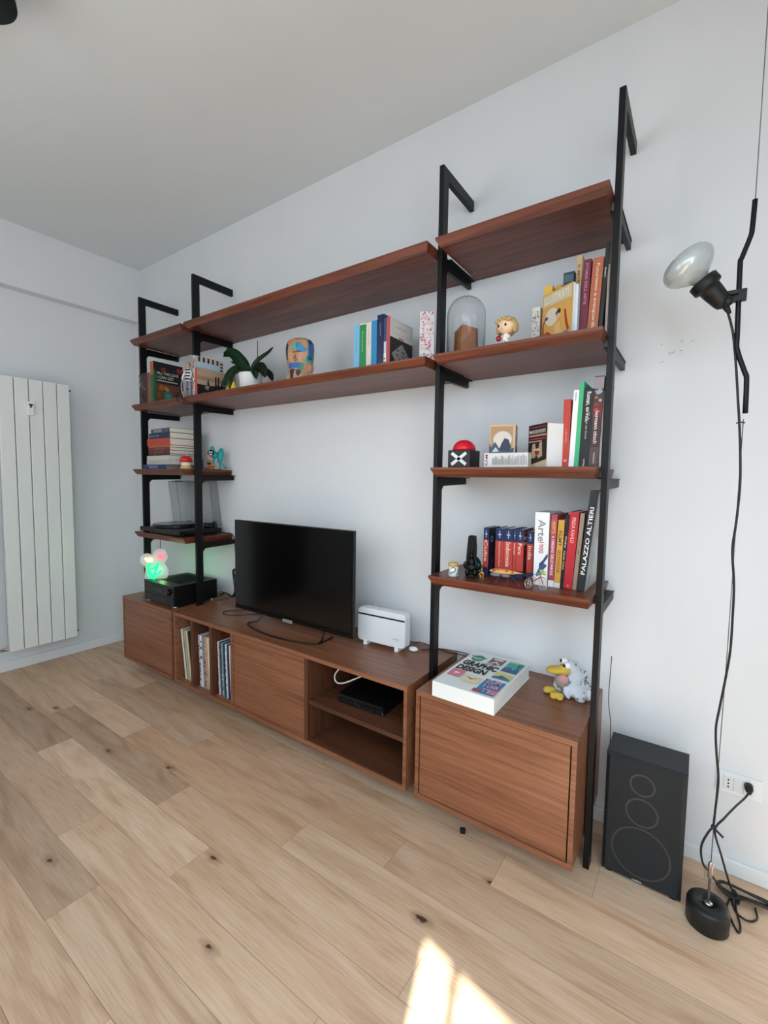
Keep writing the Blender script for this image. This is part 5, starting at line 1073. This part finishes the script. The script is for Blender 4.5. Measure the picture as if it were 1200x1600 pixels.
# ------------------------------------------------------------------ wall socket
e = empty('wall_socket', (3.487, 0, .256), 'white wall socket plate low on the wall with a black plug in it', 'socket')
box('plate', mat('e6eaec', .35), 0, .112, -.006, 0, 0, .066, e, .002)
box('insert', mat('dde2e4', .4), .018, .094, -.0085, -.006, .012, .054, e, .001)
bm = bmesh.new()
for zz in (.022, .033, .044): lathe(bm, [(.0026, 0), (.0026, .0006)], Matrix.Translation((.031, -.0085, zz)) @ Matrix.Rotation(R(90), 4, 'X'), 12)
bx(bm, .0435, .044, -.0088, -.0085, .012, .054); bx(bm, .068, .0685, -.0088, -.0085, .012, .054); finish(bm, 'socket_holes', mat('22262a', .6), e)

# ------------------------------------------------------------------ radiator
e = empty('radiator', (-.04, -.86, 0), 'tall white vertical panel radiator on the left wall', 'radiator')
rad = mat('e2e6e5', .3, name='white_enamel'); RX = .14
ys = [-.862, -.790, -.7185, -.647, -.575, -.505]
for a, b2 in zip(ys, ys[1:]):
    bm = bmesh.new(); bx(bm, .108, RX, a+.0022+.86, b2-.0022+.86, .168, 1.788, .003); finish(bm, 'panel', rad, e)
bm = bmesh.new(); bx(bm, .075, .108, .012, .345, .20, .24); bx(bm, .075, .108, .012, .345, 1.71, 1.75); bx(bm, .088, .106, .004, .352, .175, 1.78); finish(bm, 'manifold', mat('8d9290', .5), e)
bm = bmesh.new(); [bx(bm, 0, .08, a, a+.02, z_, z_+.03) for a in (.06, .28) for z_ in (.5, 1.5)]; finish(bm, 'wall_mount', rad, e)
bm = bmesh.new(); bx(bm, RX, RX+.014, .128, .162, 1.572, 1.655, .004); hc = finish(bm, 'heat_meter', mat('e8eae8', .35), e)
bm = bmesh.new(); bx(bm, RX+.014, RX+.0155, .136, .154, 1.63, 1.64); bx(bm, RX+.014, RX+.0155, .141, .149, 1.618, 1.63); finish(bm, 'display', mat('2a2c30', .3), hc)
bm = bmesh.new(); tube(bm, [(.10, .02, .178), (.10, -.02, .178)], .010, smooth=False, seg=12); tube(bm, [(.10, -.02, .178), (.10, -.045, .178), (.07, -.06, .178), (.0, -.06, .178)], .008, n=4, seg=12); finish(bm, 'valve', mat('b09a8c', .3, .8), e, True)
bm = bmesh.new(); lathe(bm, [(.006, 0), (.006, .012), (0, .013)], axis_m((.115, .356, 1.757), (0, 1, 0)), 12); finish(bm, 'bleed_plug', BLK, e, True)
bm = bmesh.new(); lathe(bm, [(.006, 0), (.006, .012), (0, .013)], axis_m((.115, .356, .20), (0, 1, 0)), 12); finish(bm, 'end_plug', BLK, e, True)

# ------------------------------------------------------------------ ceiling lamp at the upper left corner
e = empty('ceiling_lamp', (1.62, -1.28, H), 'black bell-shaped ceiling lamp in the upper left corner', 'ceiling lamp')
bm = bmesh.new(); lathe(bm, [(.100, -.100), (.098, -.085), (.086, -.052), (.068, -.025), (.05, -.008), (.05, 0)], seg=40)
lathe(bm, [(.095, -.099), (.090, -.080), (.076, -.048), (.055, -.022), (0, -.018)], seg=40); finish(bm, 'lamp_shade', mat('0a0a0e', .5), e, True)
bm = bmesh.new(); ell(bm, (0, 0, -.06), (.03, .03, .035)); finish(bm, 'bulb', WHITE, e, True)

# ------------------------------------------------------------------ small things
bm = bmesh.new(); bx(bm, -.009, .009, -.007, .007, 0, .016, .003); ell(bm, (.004, -.004, .014), (.006, .005, .005)); o = finish(bm, 'rubber_stopper', mat('0a0a0a', .7)); o.location = (2.785, -.352, 0); o.rotation_euler = (0, 0, .5)
tag(o, 'tiny black rubber stopper lying on the floor by the right cabinet', 'stopper')
bm = bmesh.new(); rn = random.Random(11)
for x, zz, n in ((3.271, 1.668, 2), (3.33, 1.668, 4), (3.358, 1.664, 4), (3.30, 1.635, 7), (3.31, 1.64, 3), (3.323, 1.642, 2), (3.277, 1.612, 3), (3.325, 1.628, 2)):
    for _ in range(n):
        a, b2 = x+rn.uniform(-.006, .006), zz+rn.uniform(-.003, .003); bm.faces.new([bm.verts.new((a+p[0], -.0006, b2+p[1])) for p in blot(0, 0, .0013, 6, rn)])
o = finish(bm, 'wall_scuffs', mat('4a5258', .8)); o['kind'] = 'stuff'; tag(o, 'small dark scuff marks on the wall left of the lamp', 'scuffs')
bpy.context.view_layer.update()
